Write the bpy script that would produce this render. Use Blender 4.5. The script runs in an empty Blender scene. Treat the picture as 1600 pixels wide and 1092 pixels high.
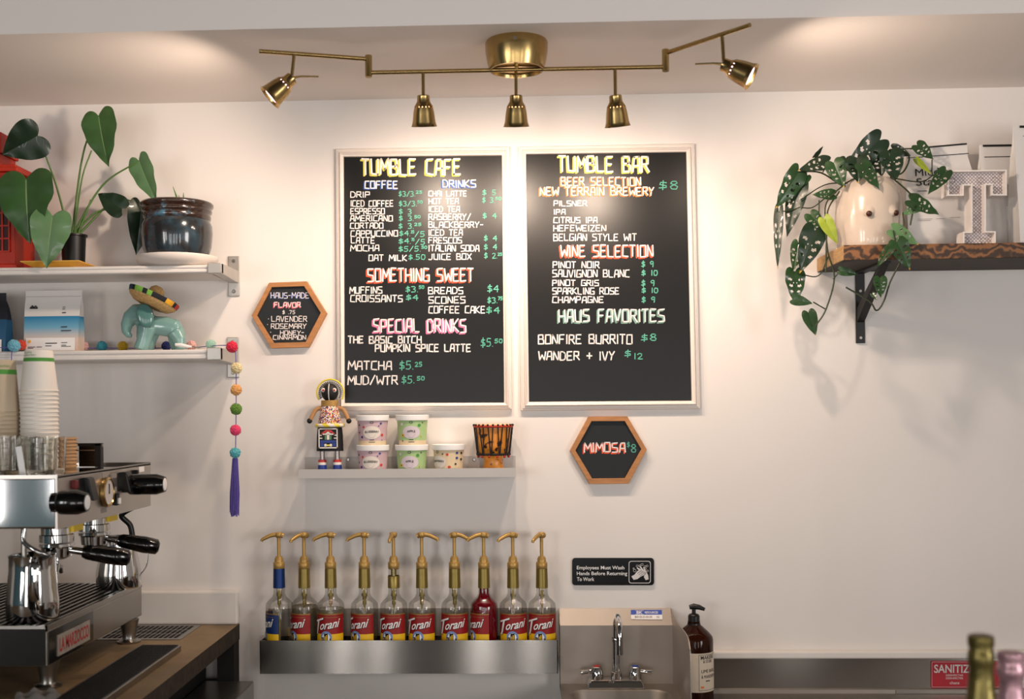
import bpy, bmesh, math, random
from mathutils import Vector, Matrix, Quaternion
random.seed(7)
SC = bpy.context.scene
COL = SC.collection
PI = math.pi
def R(d): return math.radians(d)

# ------------------------------------------------------------------ camera
FPX, DCAM, ZCAM = 1760.0, 3.2, 1.65
YAW, ROLL = R(2.0), -0.009
AXX, AXY = 800 - FPX*math.tan(YAW), 645.0
cam_d = bpy.data.cameras.new('camera'); cam = bpy.data.objects.new('camera', cam_d); COL.objects.link(cam)
CROT = Matrix.Rotation(YAW, 3, 'Z') @ Matrix.Rotation(R(90), 3, 'X') @ Matrix.Rotation(ROLL, 3, 'Z')
CPOS = Vector((0, -DCAM, ZCAM))
cam.matrix_world = Matrix.Translation(CPOS) @ CROT.to_4x4()
cam_d.sensor_width = 36; cam_d.lens = 36*FPX/1600
cam_d.shift_x = (800-AXX)/1600; cam_d.shift_y = (AXY-546)/1600
cam_d.clip_start = .05
cam_d.dof.use_dof = True; cam_d.dof.focus_distance = 3.12; cam_d.dof.aperture_fstop = 2.8
SC.camera = cam

# ------------------------------------------------------------------ light and exposure
SC.view_settings.view_transform = 'Standard'; SC.view_settings.look = 'None'
SC.view_settings.gamma = 1; SC.view_settings.use_curve_mapping = False
SC.view_settings.exposure = 0.0
world = bpy.data.worlds.new('world'); SC.world = world; world.use_nodes = True
bg = world.node_tree.nodes['Background']; bg.inputs[0].default_value = (.75, .87, 1, 1); bg.inputs[1].default_value = 0.4
def daylight_panel(loc, rx, rz, w, h, power):
    l = bpy.data.lights.new('daylight', 'AREA'); l.shape = 'RECTANGLE'; l.size = w; l.size_y = h
    l.energy = power; l.color = (1, .965, .94)
    o = bpy.data.objects.new('daylight', l); COL.objects.link(o)
    o.location = loc; o.rotation_euler = (R(rx), 0, R(rz))
REFLECT_PANES = [(-1.88, .13, 9), (-1.5, .09, 8), (-1.17, .09, 7), (-.28, .15, 10), (.16, .09, 7), (.95, .45, 14), (2.45, .35, 22)]   # made-up panes placed for their reflections in the steel: centre, width, power
for xw, ww, pw in REFLECT_PANES: daylight_panel((xw, -6.98, 1.05), 90, 0, ww, 1.8, pw)
daylight_panel((3.18, -3.9, 1.68), 90, 90, 1.4, 1.25, 74)  # unseen right-hand window, added to bring in more daylight
daylight_panel((-2.98, -4.44, 1.68), 90, -90, .9, 1.25, 44)
daylight_panel((-2.98, -6.14, 1.68), 90, -90, .9, 1.25, 44)
SPOT_W = 14.0          # watts of a middle lamp head
SPOT_COL = (1, .78, .61)

# ------------------------------------------------------------------ helpers
def P(px, py, Y):
    """the point of the plane y = Y that the photograph shows at (px, py)"""
    v = CROT @ Vector(((px-AXX)/FPX, -(py-AXY)/FPX, -1))
    return CPOS + v*((Y-CPOS.y)/v.y)
def S(Y): return (DCAM+Y)/FPX
def lin(c):
    out = []
    for x in c:
        x /= 255.0
        out.append(x/12.92 if x <= .04045 else ((x+.055)/1.055)**2.4)
    return tuple(out)
MATS = {}
def mk(name, rgb, rough=.5, metal=0, noise=None, bump=None, trans=0, emit=0, coat=0, spec=.5, ior=1.45, aniso=0, rgb2=None, stretch=None, sheen=0, sss=0):
    m = bpy.data.materials.new(name); m.use_nodes = True; nt = m.node_tree; b = nt.nodes['Principled BSDF']
    c = lin(rgb); b.inputs['Base Color'].default_value = (*c, 1)
    b.inputs['Roughness'].default_value = rough; b.inputs['Metallic'].default_value = metal
    b.inputs['Transmission Weight'].default_value = trans; b.inputs['IOR'].default_value = ior
    b.inputs['Coat Weight'].default_value = coat; b.inputs['Specular IOR Level'].default_value = spec
    if sheen: b.inputs['Sheen Weight'].default_value = sheen
    if emit:
        b.inputs['Emission Color'].default_value = (*c, 1); b.inputs['Emission Strength'].default_value = emit
    tc = mp = None
    if noise or bump:
        tc = nt.nodes.new('ShaderNodeTexCoord'); mp = nt.nodes.new('ShaderNodeMapping')
        nt.links.new(tc.outputs['Object'], mp.inputs['Vector'])
        if stretch: mp.inputs['Scale'].default_value = stretch
    if noise:
        sc, amt = noise
        n = nt.nodes.new('ShaderNodeTexNoise'); n.inputs['Scale'].default_value = sc; n.inputs['Detail'].default_value = 4
        nt.links.new(mp.outputs[0], n.inputs['Vector'])
        r = nt.nodes.new('ShaderNodeValToRGB'); c2 = lin(rgb2) if rgb2 else tuple(x*(1-amt) for x in c)
        r.color_ramp.elements[0].position = .3; r.color_ramp.elements[1].position = .7
        r.color_ramp.elements[0].color = (*c2, 1); r.color_ramp.elements[1].color = (*c, 1)
        nt.links.new(n.outputs[0], r.inputs[0]); nt.links.new(r.outputs[0], b.inputs['Base Color'])
    if bump:
        n = nt.nodes.new('ShaderNodeTexNoise'); n.inputs['Scale'].default_value = bump[0]; n.inputs['Detail'].default_value = 3
        nt.links.new(mp.outputs[0], n.inputs['Vector'])
        bp = nt.nodes.new('ShaderNodeBump'); bp.inputs['Strength'].default_value = bump[1]; bp.inputs['Distance'].default_value = .002
        nt.links.new(n.outputs[0], bp.inputs['Height']); nt.links.new(bp.outputs[0], b.inputs['Normal'])
    if aniso:
        b.inputs['Anisotropic'].default_value = aniso
        t = nt.nodes.new('ShaderNodeTangent'); t.direction_type = 'UV_MAP'
        nt.links.new(t.outputs[0], b.inputs['Tangent'])
    MATS[name] = m
    return m
def mk_ramp(name, stops, rough=.5, axis='Z', tex=None, scale=1, dist=0, coat=0):
    """colour bands printed or grown along one axis of the object"""
    m = bpy.data.materials.new(name); m.use_nodes = True; nt = m.node_tree; b = nt.nodes['Principled BSDF']
    b.inputs['Roughness'].default_value = rough; b.inputs['Coat Weight'].default_value = coat
    tc = nt.nodes.new('ShaderNodeTexCoord')
    r = nt.nodes.new('ShaderNodeValToRGB'); el = r.color_ramp.elements
    while len(el) < len(stops): el.new(.5)
    for e, (p, c) in zip(el, stops): e.position = p; e.color = (*lin(c), 1)
    if tex == 'wave':
        w = nt.nodes.new('ShaderNodeTexWave'); w.inputs['Scale'].default_value = scale; w.inputs['Distortion'].default_value = dist
        w.inputs['Detail'].default_value = 3; w.bands_direction = axis; w.inputs['Detail Scale'].default_value = 1.5
        nt.links.new(tc.outputs['Object'], w.inputs['Vector']); nt.links.new(w.outputs['Fac'], r.inputs[0])
    elif tex == 'noise':
        w = nt.nodes.new('ShaderNodeTexNoise'); w.inputs['Scale'].default_value = scale; w.inputs['Detail'].default_value = 5
        nt.links.new(tc.outputs['Object'], w.inputs['Vector']); nt.links.new(w.outputs[0], r.inputs[0])
    elif tex == 'voronoi':
        w = nt.nodes.new('ShaderNodeTexVoronoi'); w.inputs['Scale'].default_value = scale
        nt.links.new(tc.outputs['Object'], w.inputs['Vector'])
        sp = nt.nodes.new('ShaderNodeSeparateColor'); nt.links.new(w.outputs['Color'], sp.inputs[0]); nt.links.new(sp.outputs[0], r.inputs[0])
        r.color_ramp.interpolation = 'CONSTANT'
    else:
        sx = nt.nodes.new('ShaderNodeSeparateXYZ'); nt.links.new(tc.outputs['Generated'], sx.inputs[0])
        nt.links.new(sx.outputs[axis], r.inputs[0])
    nt.links.new(r.outputs[0], b.inputs['Base Color']); MATS[name] = m
    return m
def mk_thin_glass(name, tint, gloss=.06):
    """thin clear glass: lets light through, reflects more towards its edges"""
    m = bpy.data.materials.new(name); m.use_nodes = True; nt = m.node_tree
    for n in list(nt.nodes): nt.nodes.remove(n)
    out = nt.nodes.new('ShaderNodeOutputMaterial'); mix = nt.nodes.new('ShaderNodeMixShader')
    tr = nt.nodes.new('ShaderNodeBsdfTransparent'); gl = nt.nodes.new('ShaderNodeBsdfGlossy'); gl.inputs['Roughness'].default_value = .03
    lw = nt.nodes.new('ShaderNodeLayerWeight'); lw.inputs['Blend'].default_value = .35
    r = nt.nodes.new('ShaderNodeValToRGB'); c = lin(tint)
    r.color_ramp.elements[0].color = (*c, 1); r.color_ramp.elements[1].color = (*[x*.8 for x in c], 1)  # edge tint darkened to stand in for missing refraction
    r.color_ramp.elements[0].position = .25; r.color_ramp.elements[1].position = .95
    nt.links.new(lw.outputs['Facing'], r.inputs[0]); nt.links.new(r.outputs[0], tr.inputs[0])
    mr = nt.nodes.new('ShaderNodeMapRange'); mr.inputs['To Min'].default_value = gloss; mr.inputs['To Max'].default_value = .45
    nt.links.new(lw.outputs['Fresnel'], mr.inputs[0]); nt.links.new(mr.outputs[0], mix.inputs[0])
    nt.links.new(tr.outputs[0], mix.inputs[1]); nt.links.new(gl.outputs[0], mix.inputs[2]); nt.links.new(mix.outputs[0], out.inputs[0])
    MATS[name] = m
    return m

def wloc(o):
    v = Vector((0, 0, 0))
    while o: v += o.location; o = o.parent
    return v
class MB:
    def __init__(s): s.v = []; s.f = []; s.m = []
    def add(s, vs, fs, mi=0):
        k = len(s.v); s.v += [Vector(v) for v in vs]
        s.f += [tuple(i+k for i in f) for f in fs]; s.m += [mi]*len(fs)
        return s
    def box(s, x0, x1, y0, y1, z0, z1, mi=0, M=None):
        vs = [(x, y, z) for x in (x0, x1) for y in (y0, y1) for z in (z0, z1)]
        if M: vs = [M @ Vector(v) for v in vs]
        return s.add(vs, [(0,1,3,2),(4,6,7,5),(0,4,5,1),(2,3,7,6),(0,2,6,4),(1,5,7,3)], mi)
    def lathe(s, prof, c=(0,0,0), n=32, M=None, mi=0, a0=0, a1=2*PI, skip=None, sy=1):
        c = Vector(c); full = abs(a1-a0-2*PI) < 1e-6; cols = n if full else n+1
        vs = []
        for (r, z) in prof:
            for k in range(cols):
                a = a0+(a1-a0)*k/n; v = Vector((r*math.sin(a), -r*math.cos(a)*sy, z))
                vs.append((M @ v if M else v)+c)
        fs = []; ms = []
        for i in range(len(prof)-1):
            for k in range(n):
                if skip and skip(i, k): continue
                k2 = (k+1) % cols
                fs.append((i*cols+k, i*cols+k2, (i+1)*cols+k2, (i+1)*cols+k))
                ms.append(mi(i, k) if callable(mi) else mi)
        b = len(s.v); s.v += vs; s.f += [tuple(i+b for i in f) for f in fs]; s.m += ms
        return s
    def tube(s, pts, r, n=8, mi=0, cap=True, sq=1.0):
        pts = [Vector(p) for p in pts]; N = len(pts)
        rs = r if isinstance(r, (list, tuple)) else [r]*N
        rings = []; ref = None
        for i, p in enumerate(pts):
            t = (pts[min(i+1, N-1)]-pts[max(i-1, 0)]).normalized()
            if ref is None: ref = Vector((0, 1, 0)) if abs(t.y) < .9 else Vector((1, 0, 0))
            a = (ref-t*ref.dot(t))
            a = a.normalized() if a.length > 1e-6 else t.orthogonal().normalized()
            ref = a; b = t.cross(a)
            rings.append([p+(a*math.cos(2*PI*k/n)*sq+b*math.sin(2*PI*k/n))*rs[i] for k in range(n)])
        vs = [v for ring in rings for v in ring]
        fs = [(i*n+k, i*n+(k+1) % n, (i+1)*n+(k+1) % n, (i+1)*n+k) for i in range(N-1) for k in range(n)]
        if cap: fs += [tuple(range(n-1, -1, -1)), tuple((N-1)*n+k for k in range(n))]
        return s.add(vs, fs, mi)
    def sphere(s, c, r, n=16, mi=0, M=None):
        rx, ry, rz = r if isinstance(r, (list, tuple)) else (r, r, r)
        k = n//2; c = Vector(c); vs = []; fs = []
        for i in range(k+1):
            t = PI*i/k
            for j in range(n):
                a = 2*PI*j/n; v = Vector((rx*math.sin(t)*math.cos(a), ry*math.sin(t)*math.sin(a), rz*math.cos(t)))
                vs.append((M @ v if M else v)+c)
        for i in range(k):
            for j in range(n): fs.append((i*n+j, (i+1)*n+j, (i+1)*n+(j+1) % n, i*n+(j+1) % n))
        return s.add(vs, fs, mi)
    def prism(s, poly, d, mi=0, side=None):
        n = len(poly); d = Vector(d); vs = [Vector(p) for p in poly]; vs += [v+d for v in vs]
        fs = [tuple(range(n)), tuple(range(2*n-1, n-1, -1))]
        s.add(vs, fs, mi)
        s.add(vs, [(i, i+n, (i+1) % n+n, (i+1) % n) for i in range(n)], mi if side is None else side)
        return s
    def loops(s, loops, mi=0, close=True, cap0=False, cap1=False):
        n = len(loops[0]); vs = [v for l in loops for v in l]
        fs = [(i*n+k, i*n+(k+1) % n, (i+1)*n+(k+1) % n, (i+1)*n+k) for i in range(len(loops)-1) for k in range(n if close else n-1)]
        if cap0: fs.append(tuple(range(n-1, -1, -1)))
        if cap1: fs.append(tuple((len(loops)-1)*n+k for k in range(n)))
        return s.add(vs, fs, mi)
    def disc(s, fn, cx, cy, rx, ry, rings=4, n=24, mi=0):
        """a disc whose points (u, v) are laid on a surface by fn"""
        vs = [fn(cx, cy)]
        for i in range(1, rings+1):
            for k in range(n):
                a = 2*PI*k/n; vs.append(fn(cx+rx*i/rings*math.cos(a), cy+ry*i/rings*math.sin(a)))
        fs = [(0, 1+k, 1+(k+1) % n) for k in range(n)]
        for i in range(rings-1):
            for k in range(n): fs.append((1+i*n+k, 1+(i+1)*n+k, 1+(i+1)*n+(k+1) % n, 1+i*n+(k+1) % n))
        return s.add(vs, fs, mi)
    def rect(s, fn, u0, u1, v0, v1, nu=1, nv=1, mi=0):
        vs = [fn(u0+(u1-u0)*i/nu, v0+(v1-v0)*j/nv) for i in range(nu+1) for j in range(nv+1)]
        fs = [(i*(nv+1)+j, (i+1)*(nv+1)+j, (i+1)*(nv+1)+j+1, i*(nv+1)+j+1) for i in range(nu) for j in range(nv)]
        return s.add(vs, fs, mi)
    def build(s, name, mats, parent=None, smooth=None, bevel=0, uv=None, recalc=True, subsurf=0):
        L = wloc(parent) if parent else Vector((0, 0, 0))
        me = bpy.data.meshes.new(name)
        me.from_pydata([tuple(v-L) for v in s.v], [], s.f)
        if not isinstance(mats, (list, tuple)): mats = [mats]
        for m in mats: me.materials.append(MATS[m] if isinstance(m, str) else m)
        me.polygons.foreach_set('material_index', s.m)
        if recalc:
            bm = bmesh.new(); bm.from_mesh(me)
            bmesh.ops.remove_doubles(bm, verts=bm.verts, dist=1e-6)
            bmesh.ops.recalc_face_normals(bm, faces=bm.faces); bm.to_mesh(me); bm.free()
        if uv is not None:
            ul = me.uv_layers.new(name='UVMap')
            for lp in me.loops:
                v = me.vertices[lp.vertex_index].co; ul.data[lp.index].uv = (v[uv[0]], v[uv[1]])
        if smooth is not None:
            me.polygons.foreach_set('use_smooth', [True]*len(me.polygons))
            me.set_sharp_from_angle(angle=R(smooth))
        me.update()
        o = bpy.data.objects.new(name, me); COL.objects.link(o)
        if parent: o.parent = parent
        if bevel:
            b = o.modifiers.new('bevel', 'BEVEL'); b.width = bevel; b.segments = 2; b.limit_method = 'ANGLE'; b.angle_limit = R(40)
            b.harden_normals = False
        if subsurf:
            b = o.modifiers.new('subsurf', 'SUBSURF'); b.levels = b.render_levels = subsurf
        return o
def tag(o, label, cat, group=None, kind=None):
    if label: o['label'] = label
    if cat: o['category'] = cat
    if group: o['group'] = group
    if kind: o['kind'] = kind
    return o
def thing(name, loc, label, cat, group=None):
    o = bpy.data.objects.new(name, None); COL.objects.link(o); o.location = loc; o.empty_display_size = .05
    return tag(o, label, cat, group)
def struct(name, mb, m, **k):
    o = mb.build(name, m, **k); o['kind'] = 'structure'; return o
def copy_tree(o, parent=None):
    c = o.copy(); COL.objects.link(c)
    if parent: c.parent = parent
    for ch in list(o.children): copy_tree(ch, c)
    return c
def bez(pts, n=24):
    """smooth curve through the points"""
    pts = [Vector(p) for p in pts]
    if len(pts) < 3: return pts
    out = []; Q = [pts[0]*2-pts[1]]+pts+[pts[-1]*2-pts[-2]]
    for i in range(1, len(Q)-2):
        for k in range(n):
            t = k/n; a, b, c, d = Q[i-1:i+3]
            out.append(.5*((2*b)+(c-a)*t+(2*a-5*b+4*c-d)*t*t+(3*b-a-3*c+d)*t**3))
    out.append(pts[-1]); return out

# hand lettering: strokes on a 1 x 1 cell
G = {
'A': [[(0,0),(.25,1),(.85,1),(.9,0)],[(.1,.42),(.88,.42)]],
'B': [[(0,0),(0,1),(.75,1),(.8,.65),(.55,.54),(0,.54)],[(.55,.54),(.9,.4),(.88,.03),(0,0)]],
'C': [[(.9,1),(.1,.97),(0,.05),(.9,0)]],
'D': [[(0,0),(.02,1),(.55,1),(.9,.75),(.88,.2),(.6,.02),(0,0)]],
'E': [[(.85,1),(.05,1),(0,0),(.85,.02)],[(.03,.52),(.7,.52)]],
'F': [[(.85,1),(.05,1),(0,0)],[(.03,.52),(.7,.52)]],
'G': [[(.9,.98),(.08,1),(0,.03),(.9,.02),(.92,.48),(.5,.48)]],
'H': [[(0,0),(.03,1)],[(.9,0),(.88,1)],[(0,.5),(.9,.5)]],
'I': [[(.1,0),(.1,1)]],
'J': [[(.8,1),(.75,.15),(.5,0),(0,.05)]],
'K': [[(0,0),(0,1)],[(.85,1),(.05,.45),(.9,0)]],
'L': [[(0,1),(.03,.02),(.85,0)]],
'M': [[(0,0),(.1,1),(.5,.35),(.88,1),(1,0)]],
'N': [[(0,0),(.06,1),(.72,.05),(.9,.05),(.88,1)]],
'O': [[(.05,1),(0,0),(.9,.02),(.88,1),(.05,1)]],
'P': [[(0,0),(.04,1),(.85,.98),(.85,.48),(.04,.44)]],
'Q': [[(.05,1),(0,0),(.9,.02),(.88,1),(.05,1)],[(.6,.3),(1,-.1)]],
'R': [[(0,0),(.03,1),(.82,.98),(.8,.52),(.04,.48)],[(.4,.48),(.95,0)]],
'S': [[(.9,1),(.05,.97),(.03,.55),(.85,.47),(.88,.03),(0,0)]],
'T': [[(0,1),(.9,1)],[(.45,1),(.42,0)]],
'U': [[(0,1),(.03,.05),(.85,0),(.9,1)]],
'V': [[(0,1),(.35,0),(.5,0),(.9,1)]],
'W': [[(0,1),(.15,0),(.5,.6),(.82,0),(1,1)]],
'X': [[(0,0),(.9,1)],[(0,1),(.9,0)]],
'Y': [[(0,1),(.42,.48)],[(.9,1),(.42,.48),(.3,0)]],
'Z': [[(0,1),(.9,1),(0,0),(.9,0)]],
'0': [[(.2,1),(0,.6),(.1,.05),(.6,0),(.85,.4),(.75,.95),(.2,1)]],
'1': [[(.15,0),(.15,1)]],
'2': [[(0,.8),(.3,1),(.75,.9),(.7,.55),(0,0),(.9,.02)]],
'3': [[(0,.95),(.6,1),(.8,.75),(.4,.53),(.85,.35),(.7,.03),(0,0)]],
'4': [[(.7,0),(.72,1),(0,.4),(.95,.42)]],
'5': [[(.85,1),(.15,1),(.1,.55),(.7,.58),(.85,.25),(.5,0),(0,.05)]],
'7': [[(0,1),(.85,1),(.3,0)]],
'8': [[(.5,.55),(.1,.75),(.3,1),(.7,1),(.85,.75),(.5,.55),(.05,.3),(.25,0),(.75,0),(.9,.3),(.5,.55)]],
'9': [[(.8,.6),(.2,.5),(.05,.8),(.35,1),(.8,.95),(.8,.5),(.7,0)]],
'$': [[(.85,.82),(.2,.85),(.1,.58),(.8,.45),(.85,.2),(0,.15)],[(.48,1.1),(.42,-.1)]],
'/': [[(0,-.05),(.8,1.05)]],
'.': [[(.02,.0),(.06,.03)]],
'-': [[(0,.5),(.6,.5)]],
'+': [[(0,.5),(.9,.5)],[(.45,.15),(.45,.85)]],
'o': [[(0,.5),(.06,.54)]],
}
ADV = {'I': .2, '1': .3, '.': .1, '-': .6, '/': .8, ' ': .75, 'M': 1.08, 'W': 1.08, 'o': .2}
def letters(text, x0, x1, y0, y1, slant=0, jit=.03):
    """polylines in photograph-free 2-D (x right, y down) filling the box"""
    tot = sum(ADV.get(c, .9)+.3 for c in text)-.3; k = (x1-x0)/tot; h = y1-y0; out = []; x = 0
    for c in text:
        if c != ' ':
            dy = random.uniform(-jit, jit)*h
            w = .22 if c in 'I' else 1
            for st in G[c]:
                out.append([(x0+(x+p[0]*(ADV.get(c, .9)/.9 if c in 'MW' else 1)+slant*p[1])*k, y1-p[1]*h+dy+random.uniform(-jit, jit)*h*.6) for p in st])
        x += ADV.get(c, .9)+.3
    return out
def ribbon(mb, lines, th, fn, mi=0):
    for l in lines:
        for (a, b) in zip(l, l[1:]):
            a = Vector((*a, 0)); b = Vector((*b, 0)); d = b-a
            if d.length < 1e-9: continue
            d.normalize(); n = Vector((-d.y, d.x, 0))*th/2; a = a-d*th*.22; b = b+d*th*.22
            mb.add([fn(q.x, q.y) for q in (a+n, a-n, b-n, b+n)], [(0, 1, 2, 3)], mi)
        for a in l[1:-1]:
            mb.add([fn(a[0]+th*.5*math.cos(k*PI/4), a[1]+th*.5*math.sin(k*PI/4)) for k in range(8)], [tuple(range(8))], mi)

FONT_CACHE = {}
def font_geom(s, bold=0, shear=0, space=1.0):
    key = (s, bold, shear, space)
    if key in FONT_CACHE: return FONT_CACHE[key]
    cu = bpy.data.curves.new('t', 'FONT'); cu.body = s; cu.offset = bold; cu.shear = shear; cu.resolution_u = 3; cu.space_character = space
    o = bpy.data.objects.new('t', cu); COL.objects.link(o)
    dg = bpy.context.evaluated_depsgraph_get(); dg.update()
    me = bpy.data.meshes.new_from_object(o.evaluated_get(dg))
    vs = [(v.co.x, v.co.y) for v in me.vertices]; fs = [tuple(p.vertices) for p in me.polygons]
    bpy.data.objects.remove(o); bpy.data.curves.remove(cu); bpy.data.meshes.remove(me)
    xs = [v[0] for v in vs]; ys = [v[1] for v in vs]
    r = (vs, fs, min(xs), max(xs), min(ys), max(ys)); FONT_CACHE[key] = r
    return r
def text(mb, s, fn, u0, u1, v0, v1, mi=0, bold=0, shear=0, rise=0, space=1.0):
    """printed words filling u0..u1 and v0 (bottom)..v1 (top), laid on a surface by fn"""
    vs, fs, ax, bx, ay, by = font_geom(s, bold, shear, space)
    mb.add([fn(u0+(x-ax)/(bx-ax)*(u1-u0), v0+(y-ay)/(by-ay)*(v1-v0)+rise*(x-ax)/(bx-ax)) for x, y in vs], fs, mi)

# ------------------------------------------------------------------ materials
mk('wall_paint', (228, 222, 217), .75, bump=(140, .06), noise=(1.5, .03))
mk('ceiling_paint', (242, 234, 228), .8, bump=(120, .08))
mk('dark_plaster', (92, 84, 76), .7, noise=(3, .1))
mk('ceiling_grey', (84, 80, 76), .8, noise=(3, .1))
mk('teal_paint', (58, 98, 108), .6, noise=(3, .1))
mk('floor_tile', (62, 54, 48), .5, noise=(4, .2))
mk('trim_white', (225, 220, 214), .45, noise=(8, .04))
mk('brass', (186, 158, 104), .24, 1, noise=(60, .12), stretch=(1, 1, .1))
mk('pump_gold', (184, 148, 84), .42, .5, noise=(40, .1))
mk('foil_gold', (140, 122, 66), .36, .75, noise=(50, .1))
mk('foil_blue', (22, 52, 110), .35, .5, noise=(50, .1))
mk('bulb', (255, 205, 215), .4, emit=6)
mk('bulb_dim', (255, 200, 140), .4, emit=3)
mk('board_black', (14, 13, 13), .34, noise=(7, .25), spec=.5)
mk('frame_white', (228, 217, 208), .38, noise=(12, .03))
mk('chalk_white', (240, 230, 226), .7, noise=(300, .08))
mk('chalk_yellow', (214, 204, 84), .7, noise=(300, .1))
mk('chalk_blue', (36, 84, 170), .7, noise=(300, .1))
mk('chalk_orange', (240, 132, 58), .7, noise=(300, .1))
mk('chalk_red', (238, 84, 44), .7, noise=(300, .1))
mk('chalk_pink', (232, 120, 164), .7, noise=(300, .1))
mk('chalk_hot', (240, 100, 120), .7, noise=(300, .1))
mk('chalk_sage', (120, 158, 144), .7, noise=(300, .1))
mk('chalk_teal', (98, 186, 160), .7, noise=(300, .1))
mk('oak', (186, 128, 76), .45, noise=(18, .3), stretch=(1, 1, 6), bump=(30, .05))
mk('slate', (20, 26, 30), .6, noise=(20, .2))
mk('shelf_white', (226, 220, 215), .4, noise=(10, .03))
mk('shelf_metal', (186, 182, 176), .35, .6, noise=(30, .08))
mk('screw', (150, 146, 140), .3, .9, noise=(50, .1))
mk('ledge_grey', (190, 186, 182), .5, noise=(12, .05))
mk('steel', (156, 152, 146), .18, 1, aniso=1, noise=(9, .1))
mk('steel_soft', (176, 168, 160), .56, 1, aniso=.4, noise=(8, .1))
mk('chrome', (215, 215, 215), .05, 1, noise=(5, .05))
mk('satin', (164, 160, 154), .3, 1, noise=(8, .1))
mk('panel_steel', (196, 190, 184), .42, 1, noise=(8, .08))
mk('cloth_grey', (112, 108, 104), .9, noise=(40, .2))
mk('black_plastic', (14, 14, 15), .35, noise=(20, .2))
mk('black_gloss', (6, 6, 7), .15, coat=.4, noise=(20, .2))
mk('black_metal', (20, 19, 19), .5, noise=(30, .2))
mk('shade_black', (14, 13, 12), .8, noise=(10, .2))  # near-black that carries the shade of openings and hollows
mk_thin_glass('glass_clear', (255, 255, 253), .035)
mk('glass_cut', (240, 240, 236), .04, trans=1, noise=(20, .03), bump=(40, .35))
mk('red_syrup', (120, 6, 24), .08, trans=.2, ior=1.2, noise=(10, .1))
mk('clear_syrup', (206, 196, 170), .05, trans=.85, ior=1.1, noise=(10, .05))
mk('label_red', (146, 12, 16), .45, noise=(30, .1))
mk('label_navy', (14, 46, 106), .45, noise=(30, .1))
mk('label_yellow', (240, 190, 22), .45, noise=(30, .08))
mk('label_gold', (150, 116, 56), .4, .4, noise=(30, .1))
mk('label_black', (16, 12, 12), .45, noise=(30, .1))
mk('label_sky', (120, 150, 205), .5, noise=(60, .15))
mk('paper_white', (240, 238, 236), .6, noise=(40, .03))
mk('print_dark', (40, 36, 38), .6, noise=(60, .1))
mk('print_grey', (150, 142, 138), .6, noise=(60, .1))
mk('cup_white', (236, 228, 218), .55, noise=(20, .03))
mk('cup_kraft', (196, 178, 152), .6, noise=(40, .06))
mk('cup_brown', (190, 150, 108), .6, noise=(40, .08))
mk('cup_green', (76, 150, 58), .55, noise=(40, .06))
mk('tub_mauve', (206, 176, 182), .55, noise=(30, .05))
mk('tub_green', (172, 202, 140), .55, noise=(30, .06))
mk('tub_cream', (226, 204, 168), .55, noise=(30, .04))
mk('tub_oval', (226, 216, 206), .55, noise=(30, .03))
mk('tub_lilac', (214, 200, 206), .55, noise=(30, .03))
mk('berry_red', (206, 58, 44), .5, noise=(60, .1)); mk('berry_blue', (46, 62, 138), .5, noise=(60, .1))
mk('leaf_print', (70, 150, 60), .5, noise=(60, .1)); mk('sun_print', (238, 190, 40), .5, noise=(60, .1))
mk('leaf_rib', (128, 158, 104), .45, noise=(20, .2))
mk('leaf_light', (100, 138, 92), .38, noise=(14, .3), bump=(60, .15), coat=.1)
mk('leaf_vine', (42, 74, 38), .34, noise=(14, .35), bump=(60, .15), coat=.2)
mk('leaf_mid', (62, 100, 50), .36, noise=(14, .35), bump=(60, .15), coat=.15)
mk('leaf_dark', (26, 48, 28), .36, noise=(14, .35), bump=(60, .15), coat=.15)
mk('leaf_lime', (150, 168, 46), .4, noise=(14, .3), bump=(60, .12))
mk('leaf_tip', (190, 150, 50), .5, noise=(30, .3))
mk('stem_green', (86, 122, 58), .5, noise=(20, .2))
mk('stem_dark', (44, 56, 30), .5, noise=(20, .2))
mk('soil', (48, 36, 26), .9, noise=(60, .4), bump=(80, .5))
mk_ramp('blue_glaze', [(.25, (36, 24, 19)), (.46, (36, 39, 42)), (.64, (42, 58, 68)), (.85, (74, 102, 116))], .16, tex='noise', scale=26, coat=.5)
mk_ramp('rim_glaze', [(.3, (40, 24, 18)), (.56, (52, 38, 32)), (.74, (84, 128, 152))], .2, tex='noise', scale=30, coat=.5)
mk('saucer_white', (222, 212, 204), .4, noise=(10, .05))
mk('tray_yellow', (246, 186, 74), .4, noise=(10, .06))
mk('nursery_pot', (22, 20, 20), .4, noise=(20, .2))
mk('red_lacquer', (190, 42, 12), .4, noise=(12, .25))
mk('lantern_dark', (60, 14, 8), .5, noise=(12, .3))
mk('teal_ceramic', (120, 160, 156), .22, coat=.5, noise=(6, .08))
mk('teal_ceramic_deep', (78, 122, 118), .25, coat=.5, noise=(6, .08))
mk('straw', (214, 172, 112), .7, noise=(160, .35), bump=(220, .5))
mk('band_black', (20, 22, 28), .7, noise=(90, .2)); mk('band_green', (120, 176, 70), .7, noise=(90, .2))
mk('band_gold', (226, 168, 40), .7, noise=(90, .2)); mk('band_red', (176, 40, 34), .7, noise=(90, .2)); mk('band_blue', (30, 70, 100), .7, noise=(90, .2))
mk_ramp('bag_beach', [(0, (224, 196, 176)), (.22, (216, 196, 184)), (.4, (110, 168, 196)), (.58, (30, 124, 170)), (.585, (216, 212, 208)), (1, (222, 218, 214))], .5)
mk_ramp('bag_navy', [(0, (20, 84, 124)), (.55, (22, 74, 108)), (.56, (18, 22, 34)), (1, (20, 22, 32))], .5)
mk('bag_white', (222, 218, 214), .5, noise=(6, .06), bump=(14, .25))
mk('ceramic_body', (208, 192, 176), .22, coat=.5, noise=(14, .12))
mk('ceramic_brown', (70, 34, 18), .4, noise=(20, .2))
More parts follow.
